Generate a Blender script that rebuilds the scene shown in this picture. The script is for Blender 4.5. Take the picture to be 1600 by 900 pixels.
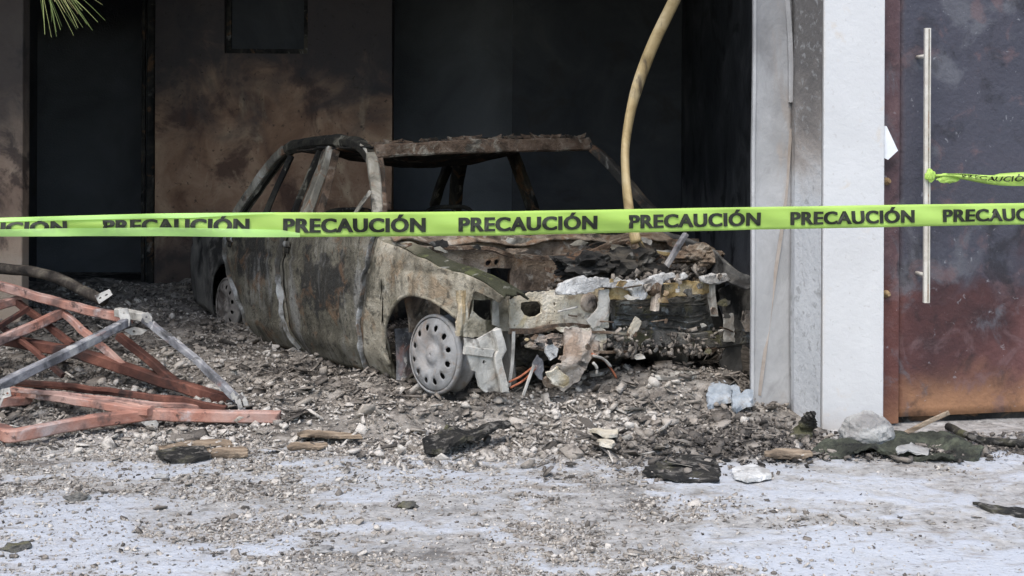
import bpy, bmesh, math, random
import numpy as np
from mathutils import Vector, Matrix, noise as mnoise, geometry as mgeo

for o in list(bpy.data.objects): bpy.data.objects.remove(o)
S = bpy.context.scene
COL = S.collection
random.seed(7)
RNG = np.random.default_rng(11)

# ------------------------------------------------------------------ camera, sky, sun, exposure
F, CH, HY = 1920.0, 1.24, 220.0          # focal length in photo pixels, camera height, horizon row
cam_d = bpy.data.cameras.new('camera'); cam = bpy.data.objects.new('camera', cam_d); COL.objects.link(cam)
cam.location = (0, 0, CH); cam.rotation_euler = (math.radians(90), math.radians(-0.25), 0)
cam_d.sensor_width = 36; cam_d.lens = F / 1600 * 36
cam_d.shift_y = -(450 - HY) / 1600
cam_d.clip_start = .05; cam_d.clip_end = 2000
S.camera = cam

SUN_EL, SUN_AZ = math.radians(60), math.radians(200)      # azimuth clockwise from +Y: behind the camera
w = bpy.data.worlds.new('World'); S.world = w; w.use_nodes = True
nt = w.node_tree; bgn = nt.nodes['Background']
sky = nt.nodes.new('ShaderNodeTexSky'); sky.sky_type = 'NISHITA'; sky.sun_disc = False
sky.sun_elevation = SUN_EL; sky.sun_rotation = SUN_AZ
sky.dust_density = 2.2; sky.air_density = 1.2; sky.ozone_density = 1.0
nt.links.new(sky.outputs[0], bgn.inputs[0]); bgn.inputs[1].default_value = .15
sd = bpy.data.lights.new('sun', 'SUN'); sd.energy = 1.5; sd.angle = math.radians(40); sd.color = (1, .955, .89)
sun = bpy.data.objects.new('sun', sd); COL.objects.link(sun)
dv = Vector((math.sin(SUN_AZ) * math.cos(SUN_EL), math.cos(SUN_AZ) * math.cos(SUN_EL), math.sin(SUN_EL)))
sun.rotation_euler = dv.to_track_quat('Z', 'Y').to_euler(); sun.location = dv * 20
S.view_settings.view_transform = 'Standard'; S.view_settings.look = 'None'
S.view_settings.exposure = 0.9; S.view_settings.gamma = 1

# ------------------------------------------------------------------ helpers
def at(x, y, Y):                      # photo pixel at a known distance -> place
    return Vector(((x - 800) / F * Y, Y, CH - (y - HY) / F * Y))
def gp(x, y, z=0.0):                  # photo pixel on the ground plane
    return at(x, y, (CH - z) * F / (y - HY))

def sstep(a, b, x):
    t = np.clip((x - a) / (b - a), 0, 1); return t * t * (3 - 2 * t)
_T = np.random.default_rng(3).random((512, 512))
def vn(x, y, s=0):
    x = np.asarray(x, float) + s * 17.31; y = np.asarray(y, float) + s * 7.77
    xi = np.floor(x).astype(int); yi = np.floor(y).astype(int); fx = x - xi; fy = y - yi
    fx = fx * fx * (3 - 2 * fx); fy = fy * fy * (3 - 2 * fy)
    g = lambda a, b: _T[a % 512, b % 512]
    return (g(xi, yi) * (1 - fx) + g(xi + 1, yi) * fx) * (1 - fy) + (g(xi, yi + 1) * (1 - fx) + g(xi + 1, yi + 1) * fx) * fy
def fbm(x, y, s=0, o=5, gain=.5):
    v = 0; a = 1; tot = 0
    for i in range(o):
        v = v + a * vn(x * 2 ** i, y * 2 ** i, s + i * 3); tot += a; a *= gain
    return v / tot

def tag(o, label=None, cat=None, group=None, kind=None):
    if label: o['label'] = label
    if cat: o['category'] = cat
    if group: o['group'] = group
    if kind: o['kind'] = kind
    return o
def link(name, me, mat=None, parent=None):
    o = bpy.data.objects.new(name, me); COL.objects.link(o)
    if mat and me: me.materials.append(mat)
    if parent: o.parent = parent
    return o
def mesh(name, verts, faces, mat, parent=None, smooth=False):
    me = bpy.data.meshes.new(name); me.from_pydata([tuple(v) for v in verts], [], faces); me.update()
    if smooth:
        for p in me.polygons: p.use_smooth = True
    return link(name, me, mat, parent)
def empty(name, loc=(0, 0, 0), rot=(0, 0, 0)):
    o = bpy.data.objects.new(name, None); COL.objects.link(o); o.location = loc; o.rotation_euler = rot
    o.empty_display_size = .1; return o
def solid(o, t, off=-1):
    m = o.modifiers.new('s', 'SOLIDIFY'); m.thickness = t; m.offset = off; return o
def bevel(o, wd, seg=2):
    m = o.modifiers.new('b', 'BEVEL'); m.width = wd; m.segments = seg; m.limit_method = 'ANGLE'; return o

def boxdata(x0, x1, y0, y1, z0, z1):
    v = [(x, y, z) for z in (z0, z1) for y in (y0, y1) for x in (x0, x1)]
    f = [(0, 2, 3, 1), (4, 5, 7, 6), (0, 1, 5, 4), (2, 6, 7, 3), (0, 4, 6, 2), (1, 3, 7, 5)]
    return v, f
def box(name, a, mat, parent=None, bev=0):
    v, f = boxdata(*a); o = mesh(name, v, f, mat, parent)
    if bev: bevel(o, bev)
    return o

def sweep_data(pts, prof, up=Vector((0, 0, 1)), jitter=0, scl=None):
    pts = [Vector(p) for p in pts]; n = len(pts); k = len(prof); V = []; Fc = []
    for i, p in enumerate(pts):
        d = (pts[min(i + 1, n - 1)] - pts[max(i - 1, 0)]).normalized()
        side = d.cross(up)
        if side.length < 1e-3: side = d.cross(Vector((1, 0, 0)))
        side.normalize(); u2 = side.cross(d).normalized(); sc = scl[i] if scl else 1
        for (a, b) in prof:
            q = p + side * a * sc + u2 * b * sc
            if jitter: q = q + mnoise.noise_vector(q * 9) * jitter
            V.append(q)
    for i in range(n - 1):
        for j in range(k):
            a = i * k + j; b = i * k + (j + 1) % k
            Fc.append((a, b, b + k, a + k))
    Fc.append(tuple(range(k - 1, -1, -1))); Fc.append(tuple((n - 1) * k + j for j in range(k)))
    return V, Fc
def rectprof(wd, ht, c=.12):
    a, b = wd / 2, ht / 2; e = min(a, b) * c * 2
    return [(-a + e, -b), (a - e, -b), (a, -b + e), (a, b - e), (a - e, b), (-a + e, b), (-a, b - e), (-a, -b + e)]
def circprof(r, n=10, ry=None):
    ry = ry or r
    return [(r * math.cos(2 * math.pi * i / n), ry * math.sin(2 * math.pi * i / n)) for i in range(n)]
def resample(pts, n):
    """smooth Catmull-Rom through the points"""
    P = [Vector(p) for p in pts]; P = [2 * P[0] - P[1]] + P + [2 * P[-1] - P[-2]]; out = []
    m = len(P) - 3
    for i in range(n + 1):
        t = i / n * m; k = min(int(t), m - 1); u = t - k; a, b, c, d = P[k:k + 4]
        out.append(.5 * ((2 * b) + (c - a) * u + (2 * a - 5 * b + 4 * c - d) * u * u + (3 * b - a - 3 * c + d) * u ** 3))
    return out
def bar(name, pts, wd, ht, mat, parent=None, up=Vector((0, 0, 1)), jitter=0, seg=0, c=.12, scl=None):
    if seg: pts = [Vector(pts[0]).lerp(Vector(pts[1]), i / seg) for i in range(seg + 1)] if len(pts) == 2 else resample(pts, seg)
    v, f = sweep_data(pts, rectprof(wd, ht, c), up, jitter, scl); return mesh(name, v, f, mat, parent)
def tube(name, pts, r, mat, parent=None, n=10, seg=24, ry=None, jitter=0):
    v, f = sweep_data(resample(pts, seg), circprof(r, n, ry), jitter=jitter); o = mesh(name, v, f, mat, parent, True); return o

def ragged(loop, step, amp, seed=1):
    rg = random.Random(seed); Q = []
    for a, b in zip(loop, loop[1:] + loop[:1]):
        m_ = max(1, int(math.hypot(b[0] - a[0], b[1] - a[1]) / step))
        for i in range(m_):
            j = amp if i else amp * .3; Q.append((lerp(a[0], b[0], i / m_) + rg.uniform(-j, j), lerp(a[1], b[1], i / m_) + rg.uniform(-j, j)))
    return Q
def lerp(a, b, u): return a + (b - a) * u
def plate(name, outer, holes, mp, th, mat, parent=None, warp=0, cell=.02, smooth=False):
    """sheet with true holes: 2D outline cut out of a fine grid, mapped to 3D and given thickness"""
    loops = [outer] + holes
    vs = [Vector((p[0], p[1], 0)) for l in loops for p in l]
    tri = mgeo.tessellate_polygon([[Vector((p[0], p[1], 0)) for p in l] for l in loops])
    bm = bmesh.new(); bv = [bm.verts.new(v) for v in vs]
    for t in tri:
        try: bm.faces.new([bv[i] for i in t])
        except ValueError: pass
    if cell:
        for ax, lo, hi in ((0, min(p[0] for p in outer), max(p[0] for p in outer)), (1, min(p[1] for p in outer), max(p[1] for p in outer))):
            q = lo + cell
            while q < hi:
                co = Vector((q, 0, 0)) if ax == 0 else Vector((0, q, 0)); no = Vector((1, 0, 0)) if ax == 0 else Vector((0, 1, 0))
                bmesh.ops.bisect_plane(bm, geom=bm.verts[:] + bm.edges[:] + bm.faces[:], plane_co=co, plane_no=no, dist=1e-5)
                q += cell
    bmesh.ops.recalc_face_normals(bm, faces=bm.faces[:])
    for v in bm.verts:
        p = Vector(mp(v.co.x, v.co.y))
        if warp: p = p + mnoise.noise_vector(p * 6) * warp + mnoise.noise_vector(p * 19) * warp * .4
        v.co = p
    me = bpy.data.meshes.new(name); bm.to_mesh(me); bm.free()
    o = link(name, me, mat, parent); solid(o, th, 0)
    if smooth:
        for p in me.polygons: p.use_smooth = True
    return o

# ------------------------------------------------------------------ materials
def C(r, g, b): return (r, g, b, 1)
def material(name, stops, scale=4, detail=8, rough=.85, layers=(), bump=.3, bscale=60, stretch=(1, 1, 1), attr=None, dist=.6, metal=0, objrand=0, spec=.25, bdist=.01):
    """stops: ramp over fractal noise; layers: (colour, scale, lo, hi, seed[, stretch]) blotches, or ('z', colour, z0, z1, wobble) bands"""
    m = bpy.data.materials.new(name); m.use_nodes = True; t = m.node_tree; N = t.nodes; L = t.links
    b = N['Principled BSDF']; b.inputs['Roughness'].default_value = rough; b.inputs['Metallic'].default_value = metal
    b.inputs['Specular IOR Level'].default_value = spec
    tc = N.new('ShaderNodeTexCoord'); co = tc.outputs['Object']
    def mapped(st, seed):
        mp = N.new('ShaderNodeMapping'); mp.inputs['Scale'].default_value = st; mp.inputs['Location'].default_value = (seed * 3.7, seed * 1.9, seed * 5.3)
        L.new(co, mp.inputs[0]); return mp.outputs[0]
    def nz(sc, seed, st, d=detail, ds=dist):
        n = N.new('ShaderNodeTexNoise'); n.inputs['Scale'].default_value = sc; n.inputs['Detail'].default_value = d
        n.inputs['Roughness'].default_value = .62; n.inputs['Distortion'].default_value = ds; L.new(mapped(st, seed), n.inputs['Vector'])
        cr = N.new('ShaderNodeMapRange'); cr.inputs[1].default_value = .22; cr.inputs[2].default_value = .78; cr.clamp = False; L.new(n.outputs['Fac'], cr.inputs[0]); return cr.outputs[0]
    r = N.new('ShaderNodeValToRGB'); e = r.color_ramp.elements
    while len(e) < len(stops): e.new(.5)
    for el, (p, c) in zip(e, stops): el.position = p; el.color = c
    if attr:
        a = N.new('ShaderNodeAttribute'); a.attribute_name = attr; L.new(a.outputs['Fac'], r.inputs[0])
    elif objrand:
        oi = N.new('ShaderNodeObjectInfo'); L.new(oi.outputs['Random'], r.inputs[0])
    else: L.new(nz(scale, 0, stretch), r.inputs[0])
    col = r.outputs[0]
    for ly in layers:
        mx = N.new('ShaderNodeMix'); mx.data_type = 'RGBA'; mr = N.new('ShaderNodeMapRange'); mr.interpolation_type = 'SMOOTHSTEP'
        if ly[0] in ('z', 'x', 'y'):
            ax, c, z0, z1, wob = ly; sx = N.new('ShaderNodeSeparateXYZ'); L.new(co, sx.inputs[0])
            ad = N.new('ShaderNodeMath'); ad.operation = 'MULTIPLY_ADD'; L.new(nz(2.2, 5, (1, 1, 1), 6), ad.inputs[0]); ad.inputs[1].default_value = wob
            L.new(sx.outputs['XYZ'.index(ax.upper())], ad.inputs[2]); L.new(ad.outputs[0], mr.inputs[0])
            mr.inputs[1].default_value = z0; mr.inputs[2].default_value = z1
        elif ly[0] == 'attr':
            _, c, at_, z0, z1 = ly; a = N.new('ShaderNodeAttribute'); a.attribute_name = at_
            ad = N.new('ShaderNodeMath'); ad.operation = 'MULTIPLY_ADD'; L.new(nz(30, 3, (1, 1, 1), 6), ad.inputs[0]); ad.inputs[1].default_value = .5
            L.new(a.outputs['Fac'], ad.inputs[2]); L.new(ad.outputs[0], mr.inputs[0]); mr.inputs[1].default_value = z0 + .25; mr.inputs[2].default_value = z1 + .25
        else:
            c, sc, lo, hi, seed = ly[:5]; st = ly[5] if len(ly) > 5 else (1, 1, 1)
            L.new(nz(sc, seed, st), mr.inputs[0]); mr.inputs[1].default_value = lo - .035; mr.inputs[2].default_value = hi + .075
        al = c[3] if len(c) > 3 else 1
        mr.inputs[4].default_value = al
        L.new(mr.outputs[0], mx.inputs['Factor']); L.new(col, mx.inputs[6]); mx.inputs[7].default_value = (c[0], c[1], c[2], 1); col = mx.outputs[2]
    L.new(col, b.inputs['Base Color'])
    if bump:
        bp = N.new('ShaderNodeBump'); bp.inputs['Strength'].default_value = bump; bp.inputs['Distance'].default_value = bdist
        L.new(nz(bscale, 9, (1, 1, 1), 6, .2), bp.inputs['Height']); L.new(bp.outputs[0], b.inputs['Normal'])
    return m
SOOT = (.012, .012, .013); OLIVE = (.105, .095, .068); ASH = (.30, .285, .25); RUST = (.17, .075, .035); BEIGE = (.42, .37, .28)
M = {}
M['body'] = material('burnt_body_steel', [(.2, C(.07, .065, .05)), (.46, C(.125, .115, .088)), (.6, C(.165, .153, .12)), (.85, C(.24, .23, .195))], 3.2, layers=[
    ((.045, .044, .04, .7), 2.3, .58, .70, 1), ('attr', (.026, .026, .026, .88), 'burn', .40, .78), ((.33, .33, .32, .6), 4, .64, .76, 2, (1, 1, .22)), ((.16, .095, .055, .65), 7, .60, .70, 4), ((.035, .032, .027, .75), 24, .60, .68, 6), ((.26, .24, .20, .3), 34, .66, .74, 16), ((.05, .045, .036, .6), 9, .58, .7, 19, (1, 1, .14))], bump=.6, bscale=42, bdist=.012)
M['fender'] = material('burnt_fender_steel', [(.2, C(.12, .107, .08)), (.46, C(.24, .215, .165)), (.6, C(.33, .30, .235)), (.8, C(.46, .425, .35))], 4, layers=[
    ((.25, .17, .10, .6), 5, .58, .68, 3), ((.04, .038, .028, .8), 4.2, .60, .68, 8), ((.09, .085, .045, .5), 7, .66, .74, 5), ((.5, .48, .42, .85), 5.5, .66, .72, 12), ((.05, .045, .036, .7), 26, .62, .70, 22), ((.42, .39, .33, .3), 36, .66, .74, 23), ((.07, .062, .045, .55), 8, .58, .7, 19, (1, 1, .16))], bump=.6, bscale=46, bdist=.012)
M['fender_tip'] = material('mossy_black_fender_steel', [(.2, C(.09, .085, .06)), (.5, C(.2, .185, .135)), (.8, C(.38, .35, .29))], 5, layers=[('x', (.028, .03, .016, .92), -.05, .2, .35), ((.10, .11, .045, .8), 9, .6, .7, 5), ((.3, .29, .26, .8), 16, .68, .76, 8), ((.5, .48, .42, .8), 5.5, .72, .78, 12)], bump=.8, bscale=50)
M['quarter'] = material('sooty_quarter_steel', [(.2, C(.06, .058, .054)), (.5, C(.13, .126, .118)), (.8, C(.21, .20, .18))], 4, layers=[((.02, .02, .02, .9), 2.5, .55, .63, 2)], bump=.4)
M['dark'] = material('charred_steel', [(.3, C(.012, .012, .012)), (.55, C(.035, .033, .03)), (.8, C(.08, .07, .055))], 5, layers=[((.16, .09, .05, .7), 7, .62, .7, 3), ((.22, .21, .19, .7), 9, .68, .76, 6)], bump=.5)
M['rail'] = material('charred_roof_rail', [(.3, C(.014, .013, .012)), (.55, C(.035, .033, .027)), (.8, C(.09, .08, .06))], 6, layers=[((.3, .28, .22, .7), 8, .66, .73, 3)], bump=.5)
M['pillar'] = material('ash_grey_pillar', [(.2, C(.10, .092, .075)), (.5, C(.26, .24, .195)), (.75, C(.46, .435, .38))], 7, layers=[((.04, .036, .03, .85), 5, .56, .66, 5), ((.2, .1, .05, .7), 9, .62, .7, 2)], bump=.4, stretch=(1, 1, .4))
M['rust'] = material('rusty_header_steel', [(.2, C(.06, .042, .03)), (.5, C(.14, .095, .066)), (.8, C(.24, .185, .14))], 9, layers=[((.34, .31, .25, .8), 12, .56, .68, 4), ((.03, .026, .022, .8), 7, .58, .66, 7)], bump=.8, bscale=80)
M['firewall'] = material('rusty_firewall_steel', [(.2, C(.08, .06, .045)), (.45, C(.21, .16, .118)), (.75, C(.36, .30, .235))], 6, layers=[((.20, .115, .065, .7), 7, .57, .65, 4), ((.03, .028, .026, .85), 5, .62, .70, 7), ((.42, .38, .32, .8), 11, .60, .7, 9)], bump=.7, bscale=70)
M['front'] = material('scorched_cream_front_steel', [(.1, C(.34, .29, .21)), (.4, C(.56, .50, .39)), (.62, C(.66, .615, .52)), (.85, C(.72, .69, .62))], 5, layers=[
    ((.23, .15, .095, .6), 8, .62, .7, 3), ((.12, .10, .075, .7), 7, .72, .80, 6), ((.5, .37, .16, .6), 4, .6, .7, 10), ((.22, .19, .15, .6), 24, .66, .76, 12), ((.12, .10, .075, .6), 9, .62, .74, 16, (1, 1, .3))], bump=.8, bscale=55)
M['ashmetal'] = material('ash_coated_bracket', [(.2, C(.25, .24, .215)), (.45, C(.44, .425, .385)), (.75, C(.58, .56, .515))], 6, layers=[((.08, .07, .06, .8), 6, .62, .7, 3), ((.27, .2, .15, .5), 9, .63, .72, 5)], bump=.4)
M['ashcloth'] = material('white_ash_crust', [(.3, C(.36, .35, .335)), (.5, C(.55, .545, .53)), (.75, C(.68, .675, .66))], 9, layers=[((.15, .14, .13, .8), 14, .64, .72, 3)], bump=.8, bscale=70)
M['yellowed'] = material('yellowed_tie_bar', [(.3, C(.17, .12, .055)), (.5, C(.38, .28, .13)), (.75, C(.48, .41, .28))], 8, layers=[((.05, .045, .04, .9), 9, .57, .64, 3), ((.22, .13, .08, .6), 7, .6, .68, 5)], bump=.6)
M['radiator'] = material('charred_radiator', [(.2, C(.03, .029, .027)), (.5, C(.10, .097, .09)), (.8, C(.21, .205, .19))], 8, layers=[((.30, .27, .22, .6), 17, .62, .72, 15), ((.13, .12, .06, .7), 6, .58, .66, 3), ((.36, .4, .42, .7), 9, .67, .74, 6)], bump=.8, bscale=90)
M['melt'] = material('melted_pink_beige_lump', [(.2, C(.22, .17, .135)), (.45, C(.44, .37, .31)), (.75, C(.60, .54, .47))], 7, layers=[((.045, .04, .036, .9), 9, .6, .67, 3), ((.28, .19, .13, .6), 7, .6, .68, 5)], bump=.9, bscale=50)
M['rim'] = material('ashen_wheel_steel', [(.2, C(.16, .155, .15)), (.45, C(.25, .249, .246)), (.75, C(.34, .343, .347))], 7, layers=[((.15, .135, .12, .75), 9, .56, .72, 14), ((.24, .17, .12, .5), 16, .62, .74, 17), ((.36, .33, .31, .5), 6, .58, .68, 3), ((.14, .13, .12, .6), 11, .64, .72, 5)], bump=.3, rough=.7)
M['seam'] = material('blistered_blue_grey_edge', [(.2, C(.07, .066, .055)), (.45, C(.22, .22, .21)), (.7, C(.40, .41, .41)), (.9, C(.52, .53, .53))], 7, layers=[((.06, .055, .045, .9), 6, .46, .60, 3, (1, 1, .5)), ((.2, .13, .08, .6), 11, .62, .7, 5)], bump=.6)
M['rim_dull'] = material('sooty_wheel_steel', [(.2, C(.10, .092, .085)), (.5, C(.2, .185, .17)), (.8, C(.30, .28, .255))], 6, layers=[((.05, .04, .035, .8), 6, .58, .68, 3)], bump=.4)
M['valance'] = material('streaked_pale_valance', [(.2, C(.16, .145, .105)), (.45, C(.36, .33, .26)), (.65, C(.50, .47, .40)), (.85, C(.62, .595, .53))], 6, layers=[((.06, .055, .036, .9), 16, .52, .64, 3, (1, 1, .18)), ((.46, .34, .18, .6), 7, .62, .72, 5, (1, 1, .4))], bump=.7, bscale=50)
M['wire'] = material('bare_copper_red_wire', [(.3, C(.2, .06, .03)), (.7, C(.42, .16, .09))], 20, bump=.2)
M['greywire'] = material('ashen_grey_strap', [(.3, C(.25, .24, .22)), (.7, C(.5, .48, .44))], 12, bump=.3)
M['primer'] = material('scorched_red_primer', [(.2, C(.20, .08, .056)), (.5, C(.36, .175, .13)), (.8, C(.47, .29, .235))], 4, layers=[((.42, .30, .265, .75), 3.2, .48, .66, 11), ((.10, .075, .07, .7), 5.5, .55, .68, 21), 
    ((.07, .05, .05, .85), 4, .58, .68, 3), ((.45, .40, .39, .7), 6, .63, .72, 6), ((.035, .03, .03, .8), 14, .66, .72, 8)], bump=.3)
M['primer_dark'] = material('smoked_red_primer', [(.2, C(.03, .018, .015)), (.5, C(.085, .036, .027)), (.8, C(.2, .085, .06))], 4, layers=[((.025, .02, .02, .85), 5, .55, .64, 3)], bump=.3)
M['bare'] = material('scorched_grey_bar', [(.28, C(.09, .09, .095)), (.5, C(.22, .22, .235)), (.75, C(.40, .395, .39))], 7, layers=[((.3, .13, .09, .6), 6, .64, .72, 3), ((.6, .58, .55, .85), 13, .66, .71, 7), ((.03, .03, .03, .8), 9, .62, .7, 9)], bump=.4)
M['gusset'] = material('pale_gusset_plate', [(.3, C(.3, .29, .27)), (.7, C(.58, .56, .52))], 12, layers=[((.06, .05, .05, .8), 15, .62, .7, 3)], bump=.3)
M['white'] = material('white_painted_plaster', [(.3, C(.53, .53, .53)), (.7, C(.58, .58, .58))], 2, layers=[((.55, .50, .44, .6), 9, .7, .78, 3), ((.4, .38, .36, .5), 40, .72, .76, 5), ('z', (.40, .37, .34, .8), .20, .02, .14), ((.45, .42, .38, .5), 3.5, .68, .8, 9, (1, 1, .3)), ('x', (.52, .45, .36, .55), -.10, -.145, .03)], bump=.15, bscale=30, rough=.7)
M['jamb'] = material('sooty_white_jamb', [(.3, C(.46, .47, .48)), (.7, C(.55, .56, .57))], 2, layers=[('z', (.33, .27, .22, .7), 1.3, 1.55, .5), ('z', (.105, .10, .098, .93), 1.4, 1.8, .55), ((.28, .28, .28, .7), 26, .6, .7, 4)], bump=.3, bscale=40)
M['leaf'] = material('smoke_stained_grey_sheet', [(.3, C(.36, .36, .36)), (.55, C(.44, .44, .44)), (.75, C(.52, .52, .525))], 2.2, layers=[((.19, .185, .18, .6), 3, .56, .68, 3, (1, 1, .5)), ((.42, .36, .31, .6), 3.4, .6, .7, 7, (1, 1, .6)), ('z', (.22, .22, .225, .6), 1.5, 2.0, .6)], bump=.2, bscale=25)
M['drip'] = material('brown_run_mark', [(.3, C(.28, .24, .205)), (.7, C(.37, .33, .295))], 8, bump=.1)
M['door'] = material('scorched_maroon_door', [(.2, C(.05, .026, .027)), (.5, C(.085, .038, .036)), (.8, C(.14, .065, .06))], 2.4, layers=[
    ('z', (.062, .064, .082, .93), .72, 1.2, .75), ('z', (.36, .19, .10, .9), .40, .15, .26), ('x', (.12, .045, .035, .5), .14, .08, .03), ((.12, .12, .135, .8), 3.4, .6, .7, 4), ((.02, .018, .02, .6), 3.6, .58, .7, 8), ((.40, .40, .42, .4), 30, .78, .8, 6), ((.16, .10, .10, .5), 6, .6, .7, 15)], bump=.35, bscale=35, rough=.5)
M['doorbar'] = material('cream_metal_handle', [(.3, C(.50, .46, .40)), (.7, C(.63, .60, .54))], 10, bump=.1, rough=.45)
M['brass'] = material('dull_brass_knob', [(.3, C(.16, .10, .05)), (.7, C(.34, .24, .13))], 20, bump=.2, rough=.5)
M['wall'] = material('smoke_browned_plaster', [(.15, C(.20, .112, .072)), (.42, C(.33, .20, .13)), (.6, C(.42, .27, .18)), (.85, C(.56, .39, .26))], 2.6, layers=[
    ((.10, .058, .045, .85), 2.2, .54, .66, 2), ((.58, .43, .29, .85), 3.6, .64, .72, 6, (1, 1, .6)), ('z', (.06, .056, .06, .95), 1.6, 2.5, 1.1), ('z', (.06, .056, .056, .8), 1.0, .55, .5), ((.04, .034, .03, .7), 26, .7, .76, 9)], bump=.6, bscale=28)
M['wallpier'] = material('smoke_browned_pier', [(.2, C(.30, .20, .145)), (.5, C(.45, .315, .23)), (.8, C(.56, .42, .31))], 2.2, layers=[((.07, .05, .045, .8), 3, .54, .62, 2), ('z', (.07, .062, .06, .9), 1.3, 2.0, .8), ('z', (.55, .43, .33, .95), .58, .50, .12)], bump=.5, bscale=28)
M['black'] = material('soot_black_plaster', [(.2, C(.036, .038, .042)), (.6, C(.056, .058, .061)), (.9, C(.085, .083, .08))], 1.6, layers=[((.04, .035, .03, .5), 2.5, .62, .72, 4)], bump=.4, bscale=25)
M['rear'] = material('haze_lifted_rear_plaster', [(.2, C(.13, .138, .15)), (.8, C(.20, .21, .225))], 1.5, bump=.3)  # raised blue grey stands in for glare veiling the dark rear room
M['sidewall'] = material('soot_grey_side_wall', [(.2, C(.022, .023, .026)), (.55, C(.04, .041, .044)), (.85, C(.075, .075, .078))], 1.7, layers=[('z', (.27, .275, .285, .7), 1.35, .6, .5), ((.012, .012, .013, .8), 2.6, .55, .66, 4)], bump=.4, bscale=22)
M['pipe'] = material('charred_pipe', [(.3, C(.02, .018, .016)), (.55, C(.06, .05, .042)), (.8, C(.16, .14, .11))], 9, bump=.5)
M['hose'] = material('yellowed_plastic_duct', [(.3, C(.26, .19, .09)), (.5, C(.42, .32, .165)), (.75, C(.52, .42, .25))], 5, layers=[((.07, .055, .04, .85), 7, .62, .7, 3, (1, 1, .25))], bump=.2, rough=.6)
M['wood'] = material('raw_splintered_wood', [(.2, C(.13, .095, .066)), (.5, C(.27, .205, .145)), (.8, C(.40, .325, .245))], 6, stretch=(1, 6, 6), layers=[((.05, .04, .03, .8), 6, .6, .68, 3)], bump=.5)
M['charwood'] = material('charred_board', [(.3, C(.01, .01, .01)), (.6, C(.03, .028, .025)), (.85, C(.085, .08, .055))], 9, layers=[((.13, .125, .07, .7), 5, .6, .68, 3), ((.20, .185, .165, .7), 22, .56, .68, 5)], bump=.9, bscale=50)
M['mat'] = material('charred_green_black_mat', [(.2, C(.025, .026, .022)), (.5, C(.06, .064, .048)), (.8, C(.11, .12, .085))], 8, layers=[((.02, .02, .02, .8), 5, .56, .64, 3)], bump=.9, bscale=80)
M['chunk'] = material('broken_plaster_chunk', [(0, C(.09, .08, .07)), (.4, C(.24, .21, .18)), (.75, C(.38, .34, .29)), (1, C(.52, .49, .44))], objrand=1, layers=[((.07, .06, .055, .8), 16, .58, .66, 3)], bump=.7, bscale=50)
M['concrete'] = material('broken_concrete', [(.3, C(.24, .23, .22)), (.5, C(.36, .355, .34)), (.8, C(.45, .44, .42))], 5, layers=[((.12, .115, .115, .7), 7, .58, .68, 3)], bump=.6, bscale=50)
M['bluefoam'] = material('pale_blue_plastic', [(.3, C(.22, .25, .28)), (.7, C(.36, .39, .42))], 8, layers=[((.25, .23, .2, .7), 9, .62, .7, 3)], bump=.5)
M['paper'] = material('white_paper', [(.3, C(.7, .72, .75)), (.7, C(.78, .8, .82))], 6, bump=.1)
M['rubble'] = material('rubble_fragments', [(0, C(.04, .036, .033)), (.3, C(.125, .11, .096)), (.55, C(.25, .22, .19)), (.8, C(.37, .33, .285)), (1, C(.55, .51, .46))], attr='tone', layers=[((.045, .041, .038, .7), 14, .6, .7, 3)], bump=.6, bscale=90)
M['bed'] = material('ash_and_grit_bed', [(.2, C(.08, .072, .064)), (.45, C(.22, .198, .175)), (.65, C(.35, .318, .282)), (.85, C(.46, .425, .385))], 16, layers=[((.02, .02, .02, .8), 2.6, .56, .66, 2), ((.25, .23, .2, .6), 45, .58, .66, 4)], bump=.9, bscale=110)
M['needle'] = material('pine_needle_green', [(0, C(.09, .13, .035)), (.5, C(.19, .24, .075)), (.8, C(.30, .32, .12)), (1, C(.3, .2, .11))], attr='tone', bump=0, rough=.5)
M['bark'] = material('pine_bark', [(.3, C(.04, .03, .022)), (.7, C(.13, .09, .06))], 12, bump=.8, stretch=(1, 1, .3))
M['asphalt'] = material('asphalt', [(.3, C(.04, .04, .042)), (.7, C(.065, .065, .066))], 30, bump=.5, bscale=150)
M['ground'] = material('foam_streaked_concrete', [(.2, C(.22, .212, .20)), (.45, C(.335, .323, .308)), (.65, C(.41, .398, .382)), (.85, C(.50, .488, .472))], 16, layers=[
    ((.10, .092, .084, .75), 26, .58, .72, 2), ('attr', (.095, .09, .086, .8), 'grime', .62, 1.0), ('attr', (.40, .40, .40, .8), 'foam', .34, .80), ('attr', (.455, .478, .52, .9), 'foam', .50, 1.02),
    ((.22, .18, .145, .6), 7, .62, .76, 6, (1, 3, 1)), ((.09, .085, .08, .85), 55, .66, .74, 8), ((.62, .60, .57, .5), 48, .68, .76, 13)], bump=.45, bscale=60, rough=.42, spec=.4)
tape_m = bpy.data.materials.new('yellow_green_tape'); tape_m.use_nodes = True
_t = tape_m.node_tree; _b = _t.nodes['Principled BSDF']; _b.inputs['Roughness'].default_value = .35; _b.inputs['Specular IOR Level'].default_value = .3
_n = _t.nodes.new('ShaderNodeTexNoise'); _n.inputs['Scale'].default_value = 3; _r = _t.nodes.new('ShaderNodeValToRGB')
_r.color_ramp.elements[0].color = C(.46, .68, .12); _r.color_ramp.elements[1].color = C(.56, .76, .22); _t.links.new(_n.outputs['Fac'], _r.inputs[0]); _t.links.new(_r.outputs[0], _b.inputs['Base Color'])
_tr = _t.nodes.new('ShaderNodeBsdfTranslucent'); _t.links.new(_r.outputs[0], _tr.inputs[0])
_mx = _t.nodes.new('ShaderNodeMixShader'); _mx.inputs[0].default_value = .22; _t.links.new(_b.outputs[0], _mx.inputs[1]); _t.links.new(_tr.outputs[0], _mx.inputs[2])
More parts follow.
